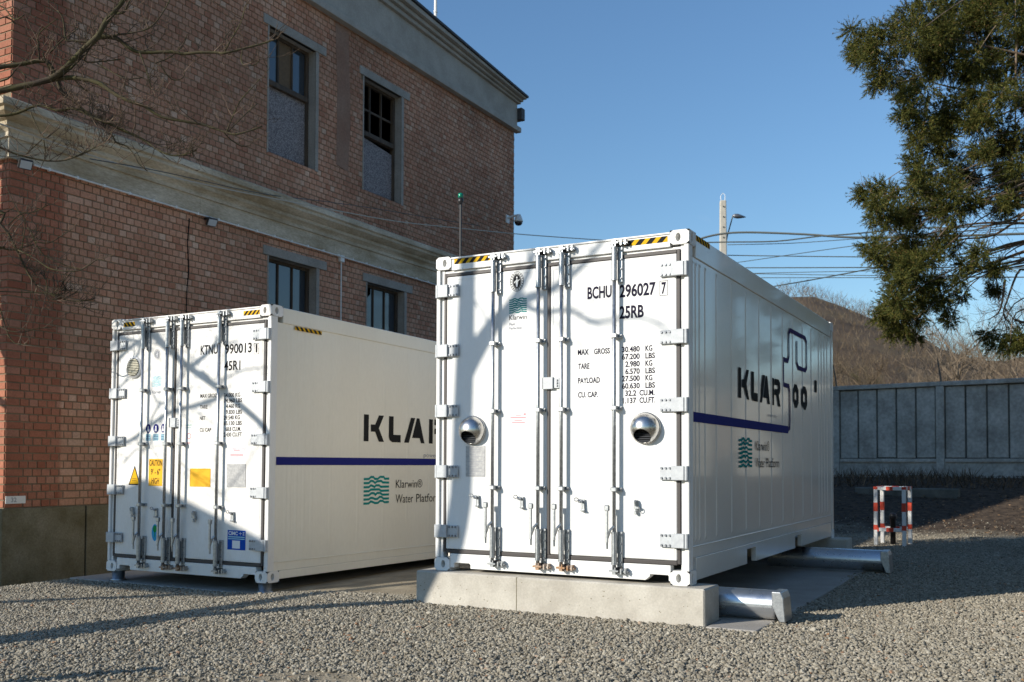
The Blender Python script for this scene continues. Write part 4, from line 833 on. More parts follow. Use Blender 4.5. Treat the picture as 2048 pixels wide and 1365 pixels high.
BOLT = MB().tube([(0,.002,0),(0,-.010,0)], [.0105,.0085], 8).mesh('bolt', M['bolt'])
def hinge_mesh(side):
    """side -1: pinned at left; +1 pinned at right. origin at hinge centre on outer edge"""
    mb = MB(); s = -side
    mb.box(*sorted((s*.135, s*.245)), -.012, .004, -.055, .055, ch=.003)
    mb.box(*sorted((s*.028, s*.138)), -.034, .004, -.058, .058, ch=.004)
    mb.tube([(s*.016,-.010,-.058),(s*.016,-.010,.058)], .019, 12)
    return mb.mesh('hinge', M['zinc'])
HM = {-1: hinge_mesh(-1), 1: hinge_mesh(1)}
def rod_parts(parent, x, zt, zb, handle, rusty=False):
    """locking rod with sleeves, clips, cams and handle; local coords of container"""
    Y = -.048
    m = M['galv']
    rb = MB(); rb.smooth = True; rb.tube([(x,Y,zb),(x,Y,zt)], .0165, 12)
    r = rb.build('locking_rod', m, parent)
    def sub(mb, nm, mm=m, bev=0): return mb.build(nm, mm, r, bev)
    for (a, b) in ((zt-.31, zt-.03), (zb+.04, zb+.31)):
        sb = MB(); sb.tube([(x,Y,a),(x,Y,a+.012),(x,Y,a+.014),(x,Y,b-.014),(x,Y,b-.012),(x,Y,b)], [.027,.027,.0235,.0235,.027,.027], 12); sub(sb, 'sleeve')
        pb = MB(); pb.box(x+.014, x+.058, -.012, .010, a-.015, b+.005, ch=.003); pb.box(x-.030, x-.018, -.012, .010, a+.03, b-.03); sub(pb, 'bracket', M['galv'])
        for k in range(4):
            o = obj('bolt', BOLT, r, (x+.043, -.012, a+.02+(b-a-.04)*k/3))
        cp = MB(); cp.box(x+.012, x+.060, -.016, .012, (b+.012 if b > 1.5 else a-.07), (b+.05 if b > 1.5 else a-.022)); sub(cp, 'rubber_stop', M['gasket'])
    for zc in (zt-.775, zt-1.38, zt-2.06):
        cb = MB(); cb.box(x-.052, x+.052, -.012, .010, zc-.016, zc+.016, ch=.002); cb.box(x-.026, x+.026, Y-.024, -.010, zc-.018, zc+.018, ch=.004); sub(cb, 'clip')
        for sx in (-.042, .042): obj('bolt', BOLT, r, (x+sx, -.012, zc))
    # cams and keepers
    for zc, sg in ((zt+.005, 1), (zb-.012, -1)):
        kb = MB(); kb.box(x-.042, x+.042, Y-.02, Y+.012, zc-.008, zc+.008, ch=.002); kb.box(x-.016, x+.016, Y-.014, Y+.03, zc-.03, zc+.03); sub(kb, 'cam', M['rust'] if (rusty and sg < 0) else m)
        kk = MB(); kk.box(x+.05, x+.115, -.040, .012, zc-.012, zc+.004, ch=.002); kk.box(x+.055, x+.067, -.058, .0, zc-.024, zc+.02); kk.box(x+.09, x+.102, -.05, .0, zc-.02, zc+.026); sub(kk, 'keeper', M['rust'] if (rusty and sg < 0) else m)
    if handle:
        hb_ = MB(); hx = x+handle*.05; z0 = zb+.20
        hb_.tube([(x,Y-.01,z0+.16),(x+handle*.022,Y-.03,z0+.13),(hx,Y-.032,z0+.05),(hx,Y-.03,z0-.03)], [.012,.012,.010,.008], 8)
        hb_.box(hx-.011, hx+.011, Y-.045, Y-.026, z0+.02, z0+.30, ch=.004)
        hb_.box(hx-.021, hx+.021, Y-.050, Y-.020, z0+.285, z0+.335, ch=.006)
        sub(hb_, 'handle')
    return r

def latch(parent, x, z, kind):
    mb = MB()
    if kind == 0:
        o, n = [], 12
        mb.tube([(x-.045+.02*math.cos(a*math.pi/6), -.022, z+.05+.014*math.sin(a*math.pi/6)) for a in range(13)], .0045, 6)
        mb.tube([(x-.026,-.02,z+.045),(x+.004,-.026,z+.03),(x+.016,-.018,z+.036)], .008, 6)
        mb.box(x-.004, x+.026, -.010, .006, z-.055, z+.052, ch=.002); mb.box(x-.002, x+.01, -.03, -.006, z+.022, z+.048, ch=.003)
        mb.tube([(x+.012,-.03,z+.03),(x+.014,-.032,z-.045)], .003, 6); mb.box(x-.006, x+.03, -.032, .002, z-.05, z-.036, ch=.002)
    else:
        mb.box(x-.022, x+.006, -.014, .006, z-.03, z+.06, ch=.003); mb.tube([(x-.012,-.02,z+.058),(x-.012,-.034,z+.045),(x-.008,-.03,z+.01)], .011, 7)
        mb.box(x-.03, x+.02, -.03, .0, z-.012, z+.004, ch=.002); mb.tube([(x+.012+.018*math.cos(a*math.pi/5), -.028, z-.012+.02*math.sin(a*math.pi/5)) for a in range(11)], .0035, 6)
        mb.box(x-.022, x-.002, -.026, .0, z-.06, z-.03, ch=.003)
    return mb.build('latch', M['galv'], parent)

def dome_vent(parent, x, z, r):
    bm = bmesh.new(); D = r*.95
    bmesh.ops.create_uvsphere(bm, u_segments=48, v_segments=32, radius=1)
    bmesh.ops.rotate(bm, verts=bm.verts, cent=(0,0,0), matrix=Matrix.Rotation(R(90), 3, 'X'))
    for v in bm.verts:
        v.co.x *= r; v.co.z *= r; v.co.y *= D
    g_ = lambda: bm.verts[:]+bm.edges[:]+bm.faces[:]
    bmesh.ops.bisect_plane(bm, geom=g_(), plane_co=(0,0,0), plane_no=(0,1,0), clear_outer=True)
    p1 = Vector((0,-D*.985,-r*.10)); p2 = Vector((0,-D*.28,-r*.93)); d = p2-p1; no = Vector((0,d.z,-d.y)); no = no if no.y < 0 else -no
    bmesh.ops.bisect_plane(bm, geom=g_(), plane_co=p1, plane_no=no, clear_outer=True)
    me = bpy.data.meshes.new('vent_hood'); bm.to_mesh(me); bm.free(); me.materials.append(M['steel']); me.polygons.foreach_set('use_smooth', [True]*len(me.polygons))
    o = obj('vent_hood', me, parent, (x, -.004, z))
    sd = o.modifiers.new('shell', 'SOLIDIFY'); sd.thickness = .003; sd.offset = -1
    fl = MB(); fl.smooth = True; fl.tube([(0,.006,0),(0,-.010,0)], [r*1.05, r*1.03], 40); fl.build('flange', M['steel'], o)
    bk = MB(); bk.add([(px, -.014, pz) for px, pz in ell(0,0,r*.92,r*.92,28)], [tuple(range(28))]); bk.build('dark_opening', M['hole'], o)
    for k in range(5):
        zz = -r*.15-k*r*.15; hw = math.sqrt(max(0,(r*.88)**2-zz*zz))
        s_ = MB(); s_.add([(-hw,-.018,zz),(hw,-.018,zz),(hw,-.042,zz-.016),(-hw,-.042,zz-.016)], [(0,1,2,3)]); s_.build('slat', M['bolt'], o)
    return o

def emblem(parent, cu, cv, r, off, m):
    """round certification seal: rim, ring of marks, dark oval with pale figure"""
    P = ring(cu,cv,r,r*1.28,r*.06)+ring(cu,cv,r*.66,r*.95,r*.07)
    for k in range(20):
        a = 2*math.pi*k/20; P.append([(cu+r*q*math.cos(a+e), cv+r*1.28*q*math.sin(a+e)) for q, e in ((.76,-.07),(.9,-.06),(.9,.06),(.76,.07))])
    b = fpoly(P, 'seal', m, parent, off)
    c = fpoly([ell(cu,cv,r*.55,r*.85,20)], 'seal_oval', m, b, off)
    f = [[(cu-r*.1,cv-r*.7),(cu+r*.12,cv-r*.7),(cu+r*.18,cv+r*.1),(cu+r*.02,cv+r*.35),(cu-r*.2,cv+r*.1)], ell(cu,cv+r*.5,r*.11,r*.14,10), [(cu+r*.1,cv+r*.1),(cu+r*.42,cv+r*.3),(cu+r*.38,cv+r*.16),(cu+r*.14,cv-r*.08)], [(cu-r*.42,cv-r*.05),(cu-r*.15,cv+r*.15),(cu-r*.12,cv-.0),(cu-r*.38,cv-r*.25)]]
    fpoly(f, 'seal_figure', M['whitefilm'], b, off+.0012)
    return b

def container(loc, L, front_m, side_m, label, rods, gx, hinge_z, ribs, rib_h, rail_b, rail_t, pockets, rot=(0,0,0)):
    t = empty('shipping_container', loc, rot); tag(t, label, 'container', 'white shipping containers')
    fm = front_m
    for z0 in (0, H_-.118):
        for x0, rgt in ((0,False),(W_-.162,True)):
            for y0, fr in ((-.004,True),(L-.174,False)):
                casting(t, x0-.003 if not rgt else x0+.003, y0, z0, fr, rgt, fm)
    # posts
    for s in (0, 1):
        X = lambda a: a if s == 0 else W_-a
        pb = MB(); pb.box(*sorted((X(.0), X(.040))), .0, .10, .118, H_-.118, ch=.006); pb.box(*sorted((X(.041), X(.074))), .024, .11, .118, H_-.118)
        pb.build('corner_post', fm, t)
        pr = MB(); pr.box(*sorted((X(.0), X(.09))), L-.10, L, .118, H_-.118, ch=.006); pr.build('corner_post', side_m, t)
    # header and sill
    hd = MB(); hd.box(.160, W_-.160, .004, .10, 2.765, 2.868, ch=.004); hd.box(.160, W_-.160, -.006, .10, 2.869, 2.884, ch=.003); hd.box(.075, W_-.075, .03, .10, 2.742, 2.764); hd.build('header', fm, t)
    sp_ = [(.160,.03),(.205,.03),(.205,.068),(.215,.075),(.365,.075),(.378,.062),(.378,.028),(2.06,.028),(2.10,.06),(2.10,.078),(2.255,.078),(2.262,.070),(2.262,.03),(W_-.160,.03),(W_-.160,.158),(.160,.158)]
    sl = MB(); sl.prism(sp_, .004, .09, 'y'); sl.build('sill', fm, t, bevel=.004)
    # gaskets
    gk = MB(); z0, z1 = .170, 2.742; x0, x1 = .078, W_-.078
    gk.box(x0, x0+.028, .010, .05, z0, z1); gk.box(x1-.028, x1, .010, .05, z0, z1); gk.box(x0+.028, x1-.028, .008, .05, z1-.032, z1-.001); gk.box(x0+.028, x1-.028, .006, .05, z0-.008, z0+.024)
    gk.box(gx-.013, gx+.013, .005, .05, z0+.024, z1-.032); gk.build('door_gasket', M['gasket'], t, bevel=.004)
    # doors
    doors = []
    for (a, b) in ((x0+.030, gx-.015), (gx+.015, x1-.030)):
        d = MB(); d.box(a, b, .012, .08, z0+.028, z1-.035, ch=.006)
        do = d.build('door', fm, t); doors.append(do)
        tr = MB(); e = .022
        tr.box(a+e, b-e, .0095, .014, z0+.05, z0+.056); tr.box(a+e, b-e, .0095, .014, z1-.066, z1-.060); tr.box(a+e, a+e+.006, .0095, .014, z0+.056, z1-.066); tr.box(b-e-.006, b-e, .0095, .014, z0+.056, z1-.066)
        tr.build('trim', fm, do)
    for s, do in ((-1, doors[0]), (1, doors[1])):
        for hz in hinge_z:
            h = obj('hinge', HM[s], t, (.004 if s < 0 else W_-.004, -.004, hz))
            for bx in (.155, .19, .225):
                for bz in (-.04, .04): obj('bolt', BOLT, h, (-s*bx, -.012, bz))
    for i, x in enumerate(rods):
        rod_parts(t, x, 2.83, .105, (-1 if i != 1 else -1), rusty=(i in (1, 2)))
    # centre lock plate
    cpl = MB(); cpl.box(gx-.048, gx+.055, -.024, .012, 1.63, 1.735, ch=.003); cpl.box(gx+.056, gx+.11, -.010, .012, 1.638, 1.727, ch=.002); co = cpl.build('lock_plate', M['zinc'], t)
    for bz in (1.66, 1.683, 1.706): obj('bolt', BOLT, co, (gx+.088, -.010, bz))
    # side walls
    for s in (0, 1):
        X = lambda a: W_-a if s else a
        pn = MB(); pn.box(*sorted((X(.011), X(.06))), .095, L-.095, rail_b+.001, rail_t-.001); po = pn.build('side_panel', side_m, t)
        if s:
            rm = MB(); zz0, zz1 = rail_b+.03, rail_t-.03
            w0, w1 = .026, .013
            vs = [(0,-w0,zz0),(0,w0,zz0),(0,w0,zz1),(0,-w0,zz1),(rib_h,-w1,zz0+.03),(rib_h,w1,zz0+.03),(rib_h,w1,zz1-.03),(rib_h,-w1,zz1-.03)]
            rm.add(vs, [(4,5,6,7),(0,1,5,4),(1,2,6,5),(2,3,7,6),(3,0,4,7)]); rme = rm.mesh('rib', side_m)
            for y in ribs: obj('rib', rme, po, (W_-.0112, y, 0))
        tr = MB(); tr.box(*sorted((X(.0), X(.08))), .174, L-.174, rail_t, H_-.012, ch=.006); tr.build('top_rail', side_m, t)
        br = MB()
        poly = [(.174,.03)]
        if s:
            for a, b in pockets: poly += [(a,.03),(a,.168),(b,.168),(b,.03)]
        poly += [(L-.174,.03),(L-.174,rail_b-.10),(.174,rail_b-.10)]
        br.prism(poly, *sorted((X(-.001), X(.05))), 'x')
        br.prism([(.10,rail_b-.098),(L-.10,rail_b-.098),(L-.10,rail_b),(.10,rail_b)], *sorted((X(.008), X(.05))), 'x')
        br.prism([(.10,rail_b-.012),(L-.10,rail_b-.012),(L-.10,rail_b-.002),(.10,rail_b-.002)], *sorted((X(.0), X(.008))), 'x')
        br.build('bottom_rail', side_m, t, bevel=.004)
    rf_ = MB(); rf_.box(.06, W_-.06, .10, L-.10, H_-.06, H_-.016); rf_.build('roof', side_m, t)
    fl_ = MB(); fl_.box(.05, W_-.05, .09, L-.09, .172, .21); fl_.build('floor', M['gasket'], t)
    rw = MB(); rw.box(.09, W_-.09, L-.08, L-.01, .12, H_-.12); rw.build('rear_wall', side_m, t)
    return t, doors

# ---- near container
Z1 = .302
HZ1 = [2.877-Z1, 2.323-Z1, 1.768-Z1, 1.211-Z1, .664-Z1]
RIBS1 = [.127,.207,.311,.464,.785,1.254,1.74,2.237,2.734,3.231,3.723,4.228,4.715,5.161,5.337,5.517,5.702]
C1, D1 = container((0,0,Z1), 6.058, M['white'], M['white_side'], 'near white container with two steel vent hoods, on a pale concrete beam', [.635,1.09,1.315,1.805], 1.165, HZ1, RIBS1, .007, .315, 2.69, [(1.72,2.05),(3.75,4.09)])
dome_vent(C1, .40, 1.585-Z1, .128); dome_vent(C1, 2.065, 1.58-Z1, .128)
for x, z, k in ((.445,.945,0),(.90,.942,0),(1.49,.93,0),(1.995,.925,1)): latch(C1, x, z-Z1, k)
OF = -.0105
def L1(items, m='ink', name='lettering', bold=.026): return letters([(s,a,b,v-Z1,h) for s,a,b,v,h in items], name, M[m], C1, 'front', OF, bold)
L1([('BCHU',1.533,1.757,2.697,.096)], bold=.03); L1([('296027',1.828,2.150,2.688,.098)], bold=.03); L1([('7',2.200,2.240,2.688,.090)], bold=.03)
fpoly([q for q in stroke([(2.186,2.672-Z1),(2.254,2.672-Z1),(2.254,2.792-Z1),(2.186,2.792-Z1),(2.186,2.672-Z1)], .004)], 'check_digit_box', M['ink'], C1, OF)
L1([('25RB',1.828,2.045,2.508,.098)], bold=.03)
L1([('MAX',1.442,1.545,2.219,.045),('GROSS',1.595,1.741,2.219,.045)]); L1([('TARE',1.447,1.552,2.098,.045)]); L1([('PAYLOAD',1.445,1.650,1.975,.045)]); L1([('CU. CAP.',1.445,1.632,1.853,.045)])
for s, u, a, b, zz in (('30.480','KG',2.059,2.120,2.222),('67.200','LBS',2.059,2.143,2.160),('2.980','KG',2.059,2.120,2.098),('6.570','LBS',2.059,2.143,2.036),('27.500','KG',2.059,2.120,1.977),('60.630','LBS',2.059,2.143,1.915)):
    L1([(s, 1.850 if len(s) > 5 else 1.880, 2.009, zz, .044), (u, a, b, zz, .044)])
L1([('32.2',1.879,1.978,1.854,.044),('CU.M.',2.006,2.140,1.854,.044)]); L1([('1.137',1.858,1.978,1.792,.044),('CU.FT.',2.006,2.145,1.792,.044)])
emblem(C1, .845, 2.907-Z1, .070, OF, M['black'])
fpoly(wave_logo(.767,.945,2.622-Z1,2.757-Z1), 'wave_logo', M['teal'], C1, OF)
L1([('Klarwin',.768,.945,2.566,.043)], 'black', bold=.004); L1([('Fluid',.768,.830,2.516,.024),('Perfection',.768,.895,2.480,.024)], 'grey_ink')
fpoly([rect(.768,.955,1.634-Z1,1.738-Z1)], 'warning_sticker', M['pink'], C1, OF)
L1([('Cleaning notice',.85,.89,1.712,.008),('apparatus in use below',.785,.940,1.690,.010),('ventilated',.825,.90,1.664,.008),('keep closed',.80,.93,1.646,.010)], 'redpale', 'sticker_text') if False else fpoly([rect(.84,.89,1.710-Z1,1.714-Z1),rect(.785,.94,1.690-Z1,1.697-Z1),rect(.825,.90,1.664-Z1,1.669-Z1),rect(.80,.93,1.646-Z1,1.652-Z1),rect(.918,.938,1.716-Z1,1.728-Z1)], 'sticker_print', M['redpale'], C1, OF+.0012)
pl = MB(); pl.box(.322, .524, .007, .013, 1.166-Z1, 1.443-Z1); pl.build('data_plate', M['plate'], C1)
fpoly([rect(.335+rng.uniform(0,.05),.50-rng.uniform(0,.08),1.43-Z1-k*.0155-.005,1.43-Z1-k*.0155) for k in range(17)], 'plate_print', M['grey_ink'], C1, -.0058)
hazard(.190,.592,2.820,2.866,C1,-.0025,'front',5); hazard(1.876,2.257,2.808,2.856,C1,-.0025,'front',4); hazard(.185,.56,2.835,2.882,C1,.0015,'side',5,-1)
# side graphics
SO = -.0035
def S1(polys, nm, m): return fpoly([[(a,b-Z1) for a,b in p] for p in polys], nm, M[m], C1, SO, 'side')
S1(klar(1.464,1.912,.295,.288), 'side_lettering', 'charcoal')
def zero(a0, a1, z0, z1, c, t): 
    o = [(a0+c,z0),(a1-c,z0),(a1,z0+c*.7),(a1,z1-c*.7),(a1-c,z1),(a0+c,z1),(a0,z1-c*.7),(a0,z0+c*.7),(a0+c,z0)]
    return stroke(o, t)
S1(zero(3.742,3.943,1.982,2.168,.06,.085), 'side_lettering', 'charcoal'); S1(zero(4.187,4.405,1.982,2.176,.06,.085), 'side_lettering', 'charcoal')
S1([[(4.90,2.19),(5.02,2.19),(5.02,2.33),(4.96,2.35),(4.90,2.33)]], 'side_lettering', 'charcoal')
S1([rect(.118,3.46,1.632,1.714)], 'side_stripe', 'navy'); S1(stroke([(3.46,1.673),(3.53,1.70),(3.545,1.78),(3.545,2.10),(3.50,2.165),(3.25,2.165),(3.25,2.445),(3.46,2.445),(3.51,2.50),(3.51,2.76),(3.57,2.805),(4.36,2.805),(4.435,2.76),(4.435,2.46),(4.37,2.415),(3.99,2.415),(3.91,2.47),(3.91,2.72)], .05), 'line_emblem', 'purple')
letters([('powered by',2.55,2.95,1.785-Z1,.032)], 'side_lettering', M['grey_ink'], C1, 'side', SO)
S1([[(a,b) for a,b in p] for p in wave_logo(1.479,1.933,1.25,1.538)], 'wave_logo', 'teal')
letters([('Klarwin®',2.068,2.618,1.424-Z1,.095)], 'side_lettering', M['charcoal'], C1, 'side', SO); letters([('Water',2.068,2.42,1.254-Z1,.095)], 'side_lettering', M['charcoal'], C1, 'side', SO); letters([('Platform',2.49,3.031,1.254-Z1,.095)], 'side_lettering', M['charcoal'], C1, 'side', SO)

# ---- far container
X2, Y2, Z2 = -4.524, .04, .043
HZ2 = [2.63-Z2, 2.078-Z2, 1.53-Z2, .975-Z2, .43-Z2]
RIBS2 = [.26,.33,.43,.55,.68,1.0,1.5,2.0,2.5,3.0,3.5,4.0,4.6,5.2]
C2, D2 = container((X2,Y2,Z2), 12.192, M['dirty_white'], M['cream'], 'far cream-white container with caution stickers, beside the brick building', [.575,.965,1.19,1.75], 1.03, HZ2, RIBS2, .0025, .215, 2.72, [], rot=(-.010,0,0))
for x, z, k in ((-4.10,.72,1),(-3.74,.725,0),(-3.13,.70,1),(-2.59,.715,0)): latch(C2, x-X2, z-Z2, k)
def L2(items, m='black', bold=.02): return letters([(s,a-X2,b-X2,v-Z2,h) for s,a,b,v,h in items], 'lettering', M[m], C2, 'front', OF, bold)
def F2(polys, nm, m, off=0): return fpoly([[(a-X2,b-Z2) for a,b in p] for p in polys], nm, M[m], C2, OF+off)
L2([('KTNU',-3.110,-2.856,2.462,.098)]); L2([('990013',-2.748,-2.366,2.452,.098)]); L2([('1',-2.310,-2.288,2.446,.085)])
F2(stroke([(-2.333,2.428),(-2.266,2.428),(-2.266,2.540),(-2.333,2.540),(-2.333,2.428)], .004), 'check_digit_box', 'black')
L2([('45R1',-2.758,-2.522,2.274,.096)])
L2([('MAX GROSS',-3.102,-2.850,1.990,.040)]); L2([('TARE',-3.104,-2.99,1.870,.040)]); L2([('NET',-3.103,-3.02,1.747,.040)]); L2([('CU CAP',-3.101,-2.93,1.621,.040)])
for s, a, b, zz in (('34.000 KG',-2.750,-2.516,1.986),('74.960 LBS',-2.750,-2.488,1.927),('4.460 KG',-2.718,-2.516,1.868),('9.830 LBS',-2.718,-2.488,1.805),('29.540 KG',-2.748,-2.516,1.746),('65.130 LBS',-2.748,-2.488,1.686),('68.8 CU.M.',-2.718,-2.500,1.624),('2.430 CU.FT.',-2.745,-2.476,1.564)):
    L2([(s, a, b, zz, .042)])
emblem(C2, -3.783-X2, 2.50-Z2, .046, OF, M['grey_ink'])
F2(wave_logo(-3.853,-3.706,2.134,2.254), 'wave_logo', 'pale_teal'); L2([('Klarwin',-3.85,-3.71,2.06,.034)], 'grey_ink')
# round louvre
lv = MB(); lv.smooth = True; lv.tube([(0,.010,0),(0,-.010,0),(0,-.010,0),(0,-.004,0)], [.125,.122,.105,.102], 40); lvo = lv.build('round_louvre', M['whitefilm'], C2, loc=(-4.145-X2, .0, 2.368-Z2))
bk = MB(); bk.add([(a,-.0108,b) for a,b in ell(0,0,.102,.102,32)], [tuple(range(32))]); bk.build('dark_opening', M['hole'], lvo)
for k in range(10):
    zz = -.086+k*.0192; hw = math.sqrt(.100**2-zz*zz); s_ = MB(); s_.box(-hw, hw, -.022, -.011, zz-.0055, zz+.0055); s_.build('slat', M['vent'], lvo)
for a, b in ((-3.942,-3.862),(-3.822,-3.735),(-3.697,-3.640)):
    c_ = (a+b)/2; o = F2([ell(c_,1.668,(b-a)/2,.050,20)], 'round_sign', 'navy'); F2([rect(a,b,1.53,1.605)], 'sign_caption', 'pale_teal')
    F2([ell(c_,1.683,.010,.014,10), [(c_-.018,1.635),(c_+.018,1.635),(c_+.012,1.668),(c_-.012,1.668)]], 'sign_figure', 'whitefilm', .0012)
    F2([rect(a+.006,b-.006,1.59-k*.018,1.597-k*.018) for k in range(4)], 'caption_print', 'navy', .0012)
F2([rect(-3.302,-3.222,1.692,1.700),rect(-3.295,-3.23,1.665,1.670)], 'sticker_print', 'teal'); F2(ring(-3.262,1.575,.034,.034,.008,18), 'round_mark', 'redpale'); F2([rect(-3.295,-3.235,1.505,1.512),rect(-3.29,-3.24,1.49,1.496)], 'sticker_print', 'redpale')
F2([[(-4.205,1.030),(-4.012,1.030),(-4.108,1.252)]], 'warning_triangle', 'black'); F2([[(-4.186,1.042),(-4.031,1.042),(-4.108,1.222)]], 'triangle_face', 'yellow', .0012)
F2([rect(-4.145,-4.075,1.10-k*.022,1.104-k*.022) for k in range(2)], 'sticker_print', 'black', .0024)
F2([rect(-3.880,-3.660,1.024,1.326)], 'caution_sign', 'amber'); letters([('CAUTION',-3.872-X2,-3.668-X2,1.250-Z2,.062)], 'lettering', M['black'], C2, 'front', OF+.0012, .01); letters([("9' - 6\"",-3.845-X2,-3.695-X2,1.150-Z2,.062)], 'lettering', M['black'], C2, 'front', OF+.0012, .01); letters([('HIGH',-3.830-X2,-3.712-X2,1.050-Z2,.062)], 'lettering', M['black'], C2, 'front', OF+.0012, .01)
F2([rect(-3.235,-2.925,1.024,1.222)], 'yellow_sign', 'amber'); F2(stroke([(-3.228,1.031),(-2.932,1.031),(-2.932,1.215),(-3.228,1.215),(-3.228,1.031)], .004), 'sign_border', 'yellow', .0012)
F2([rect(-2.662,-2.436,1.338,1.446)], 'warning_sticker', 'pink'); F2([rect(-2.64,-2.46,1.372-k*.016,1.379-k*.016) for k in range(2)]+[rect(-2.59,-2.51,1.415,1.42)], 'sticker_print', 'redpale', .0012)
pl = MB(); pl.box(-2.684-X2, -2.420-X2, .007, .013, 1.028-Z2, 1.273-Z2); pl.build('data_plate', M['plate'], C2)
F2([rect(-2.662,-2.405,.367,.573)], 'maker_sticker', 'blue'); letters([('CIMC',-2.648-X2,-2.515-X2,.522-Z2,.036)], 'lettering', M['whitefilm'], C2, 'front', OF+.0012, .03)
F2([rect(-2.50,-2.455,.538,.543),rect(-2.48,-2.475,.522,.558),rect(-2.445,-2.42,.522,.528),rect(-2.445,-2.42,.535,.54),rect(-2.445,-2.42,.55,.556),rect(-2.435,-2.43,.522,.558)], 'maker_characters', 'whitefilm', .0012)
F2([rect(-2.65,-2.415,.497,.508),rect(-2.65,-2.415,.477,.487)], 'sticker_print', 'pale_teal', .0012); F2([rect(-2.592,-2.482,.382,.465)], 'white_patch', 'whitefilm', .0012)
F2([ell(-3.76,.505,.058,.102,28)], 'oval_sticker', 'whitefilm'); F2([ell(-3.76,.505,.051,.094,28)], 'oval_face', 'paleblue', .0012); F2([ell(-3.76,.545,.030,.040,12), rect(-3.765,-3.755,.455,.52)], 'tree_mark', 'green', .0024)
hazard(.19,.375,2.800,2.850,C2,-.0025,'front',3,-1); hazard(2.04,2.27,2.800,2.850,C2,-.0025,'front',4); hazard(.36,.80,2.672,2.712,C2,.002,'side',6,-1)
SO2 = -.0075
def S2(polys, nm, m): return fpoly([[(a-Y2,b-Z2+.0095*a) for a,b in p] for p in polys], nm, M[m], C2, SO2, 'side')
S2(klar(1.638,1.545,.32,.318), 'side_lettering', 'charcoal'); S2([rect(.152,5.4,1.262,1.348)], 'side_stripe', 'navy')
S2(wave_logo(1.648,2.155,.79,1.128), 'wave_logo', 'teal')
letters([('Klarwin®',2.296-Y2,2.88-Y2,1.005-Z2,.098)], 'side_lettering', M['charcoal'], C2, 'side', SO2); letters([('Water',2.296-Y2,2.675-Y2,.818-Z2,.104)], 'side_lettering', M['charcoal'], C2, 'side', SO2); letters([('Platform',2.745-Y2,3.32-Y2,.818-Z2,.104)], 'side_lettering', M['charcoal'], C2, 'side', SO2); letters([('powered by',2.905-Y2,3.5-Y2,1.395-Z2,.055)], 'side_lettering', M['grey_ink'], C2, 'side', SO2)
# feet below the far container
def pad(x, label):
    b = MB(); b.smooth = True; b.tube([(x,.12,-.075),(x,.12,-.05),(x,.12,-.048),(x,.12,.044)], [.085,.085,.07,.07], 20)
    tag(b.build('support_foot', M['galv']), label, 'foot', 'steel feet under the far container')
pad(X2+.10, 'round steel foot under the far container, at the brick building side'); pad(X2+W_-.10, 'round steel foot under the far container, at the gap between containers')

# ------------------------------------------------------------------ ducts beside the near container
def duct(p0, p1, r, label, elbow=True):
    p0, p1 = Vector(p0), Vector(p1); d = (p1-p0).normalized()
    b = MB(); b.smooth = True
    b.tube([p0, p0+d*.04], [r*1.03]*2, 28, False); 
    b.tube([p0+d*.04, p1], r, 28, False)
    o = b.build('duct_pipe', M['duct']); tag(o, label, 'pipe', 'galvanised ducts beside the near container')
    s = MB(); s.box(p0.x+.05, p1.x-.02, p0.y-r*1.012, p0.y-r*.99, p0.z-.012, p0.z+.006); s.build('seam', M['galv'], o)
    # mitred end box turned down to the ground
    e = MB(); x0, x1 = p1.x-.02, p1.x+.075; y0, y1 = p1.y-r*1.02, p1.y+r*1.02; zt, zb = p1.z+r*1.0, p1.z-r*1.05
    e.add([(x0,y0,zt),(x1-.02,y0,zt),(x1,y0,zt-.05),(x1+.015,y0,zb),(x0+.06,y0,zb),(x0,y0,p1.z),
           (x0,y1,zt),(x1-.02,y1,zt),(x1,y1,zt-.05),(x1+.015,y1,zb),(x0+.06,y1,zb),(x0,y1,p1.z)],
          [(0,5,4,3,2,1),(6,7,8,9,10,11),(0,1,7,6),(1,2,8,7),(2,3,9,8),(3,4,10,9),(4,5,11,10),(5,0,6,11)])
    e.build('end_cap', M['galv'], o, bevel=.008)
    return o
duct((2.30,.42,.145), (3.04,.42,.145), .118, 'shiny galvanised duct pipe beside the front concrete beam')
duct((1.95,4.55,.16), (3.28,4.55,.16), .125, 'galvanised duct pipe reaching out from under the near container rear')

# ------------------------------------------------------------------ things on the building
def floodlight(y, z, label):
    t = empty('floodlight', (BX+.075, y, z)); tag(t, label, 'floodlight', 'black floodlights on the brick wall')
    a = MB(); a.box(-.062, .05, -.02, .02, .02, .05); a.tube([(.03,-.07,.02),(.06,-.075,-.01),(.06,.075,-.01),(.03,.07,.02)], .006, 6); a.build('bracket', M['blackpl'], t)
    h = MB(); h.box(-.02, .025, -.085, .085, -.065, .065, ch=.012); ho = h.build('housing', M['blackpl'], t, loc=(.085,0,-.03)); ho.rotation_euler = (0, R(32), R(-14))
    g_ = MB(); g_.box(.0255, .029, -.068, .068, -.05, .05); g_.build('lens', M['lamp'], ho)
floodlight(.12, 5.055, 'black floodlight under the cornice at the building corner'); floodlight(3.24, 5.01, 'black floodlight under the cornice above the far container')
t = empty('security_camera', (BX, 12.83, 7.17)); tag(t, 'white dome security camera on the brick wall edge', 'camera')
b = MB(); b.box(.011, .05, -.07, .07, -.10, .10, ch=.008); b.tube([(.04,0,.03),(.20,0,.06),(.33,0,.055)], [.03,.03,.034], 12); b.build('bracket', M['whitepl'], t)
b = MB(); b.smooth = True; b.tube([(.33,0,.08),(.33,0,.05),(.33,0,.0),(.33,0,-.06),(.33,0,-.10)], [.05,.065,.085,.105,.105], 20); b.build('housing', M['whitepl'], t)
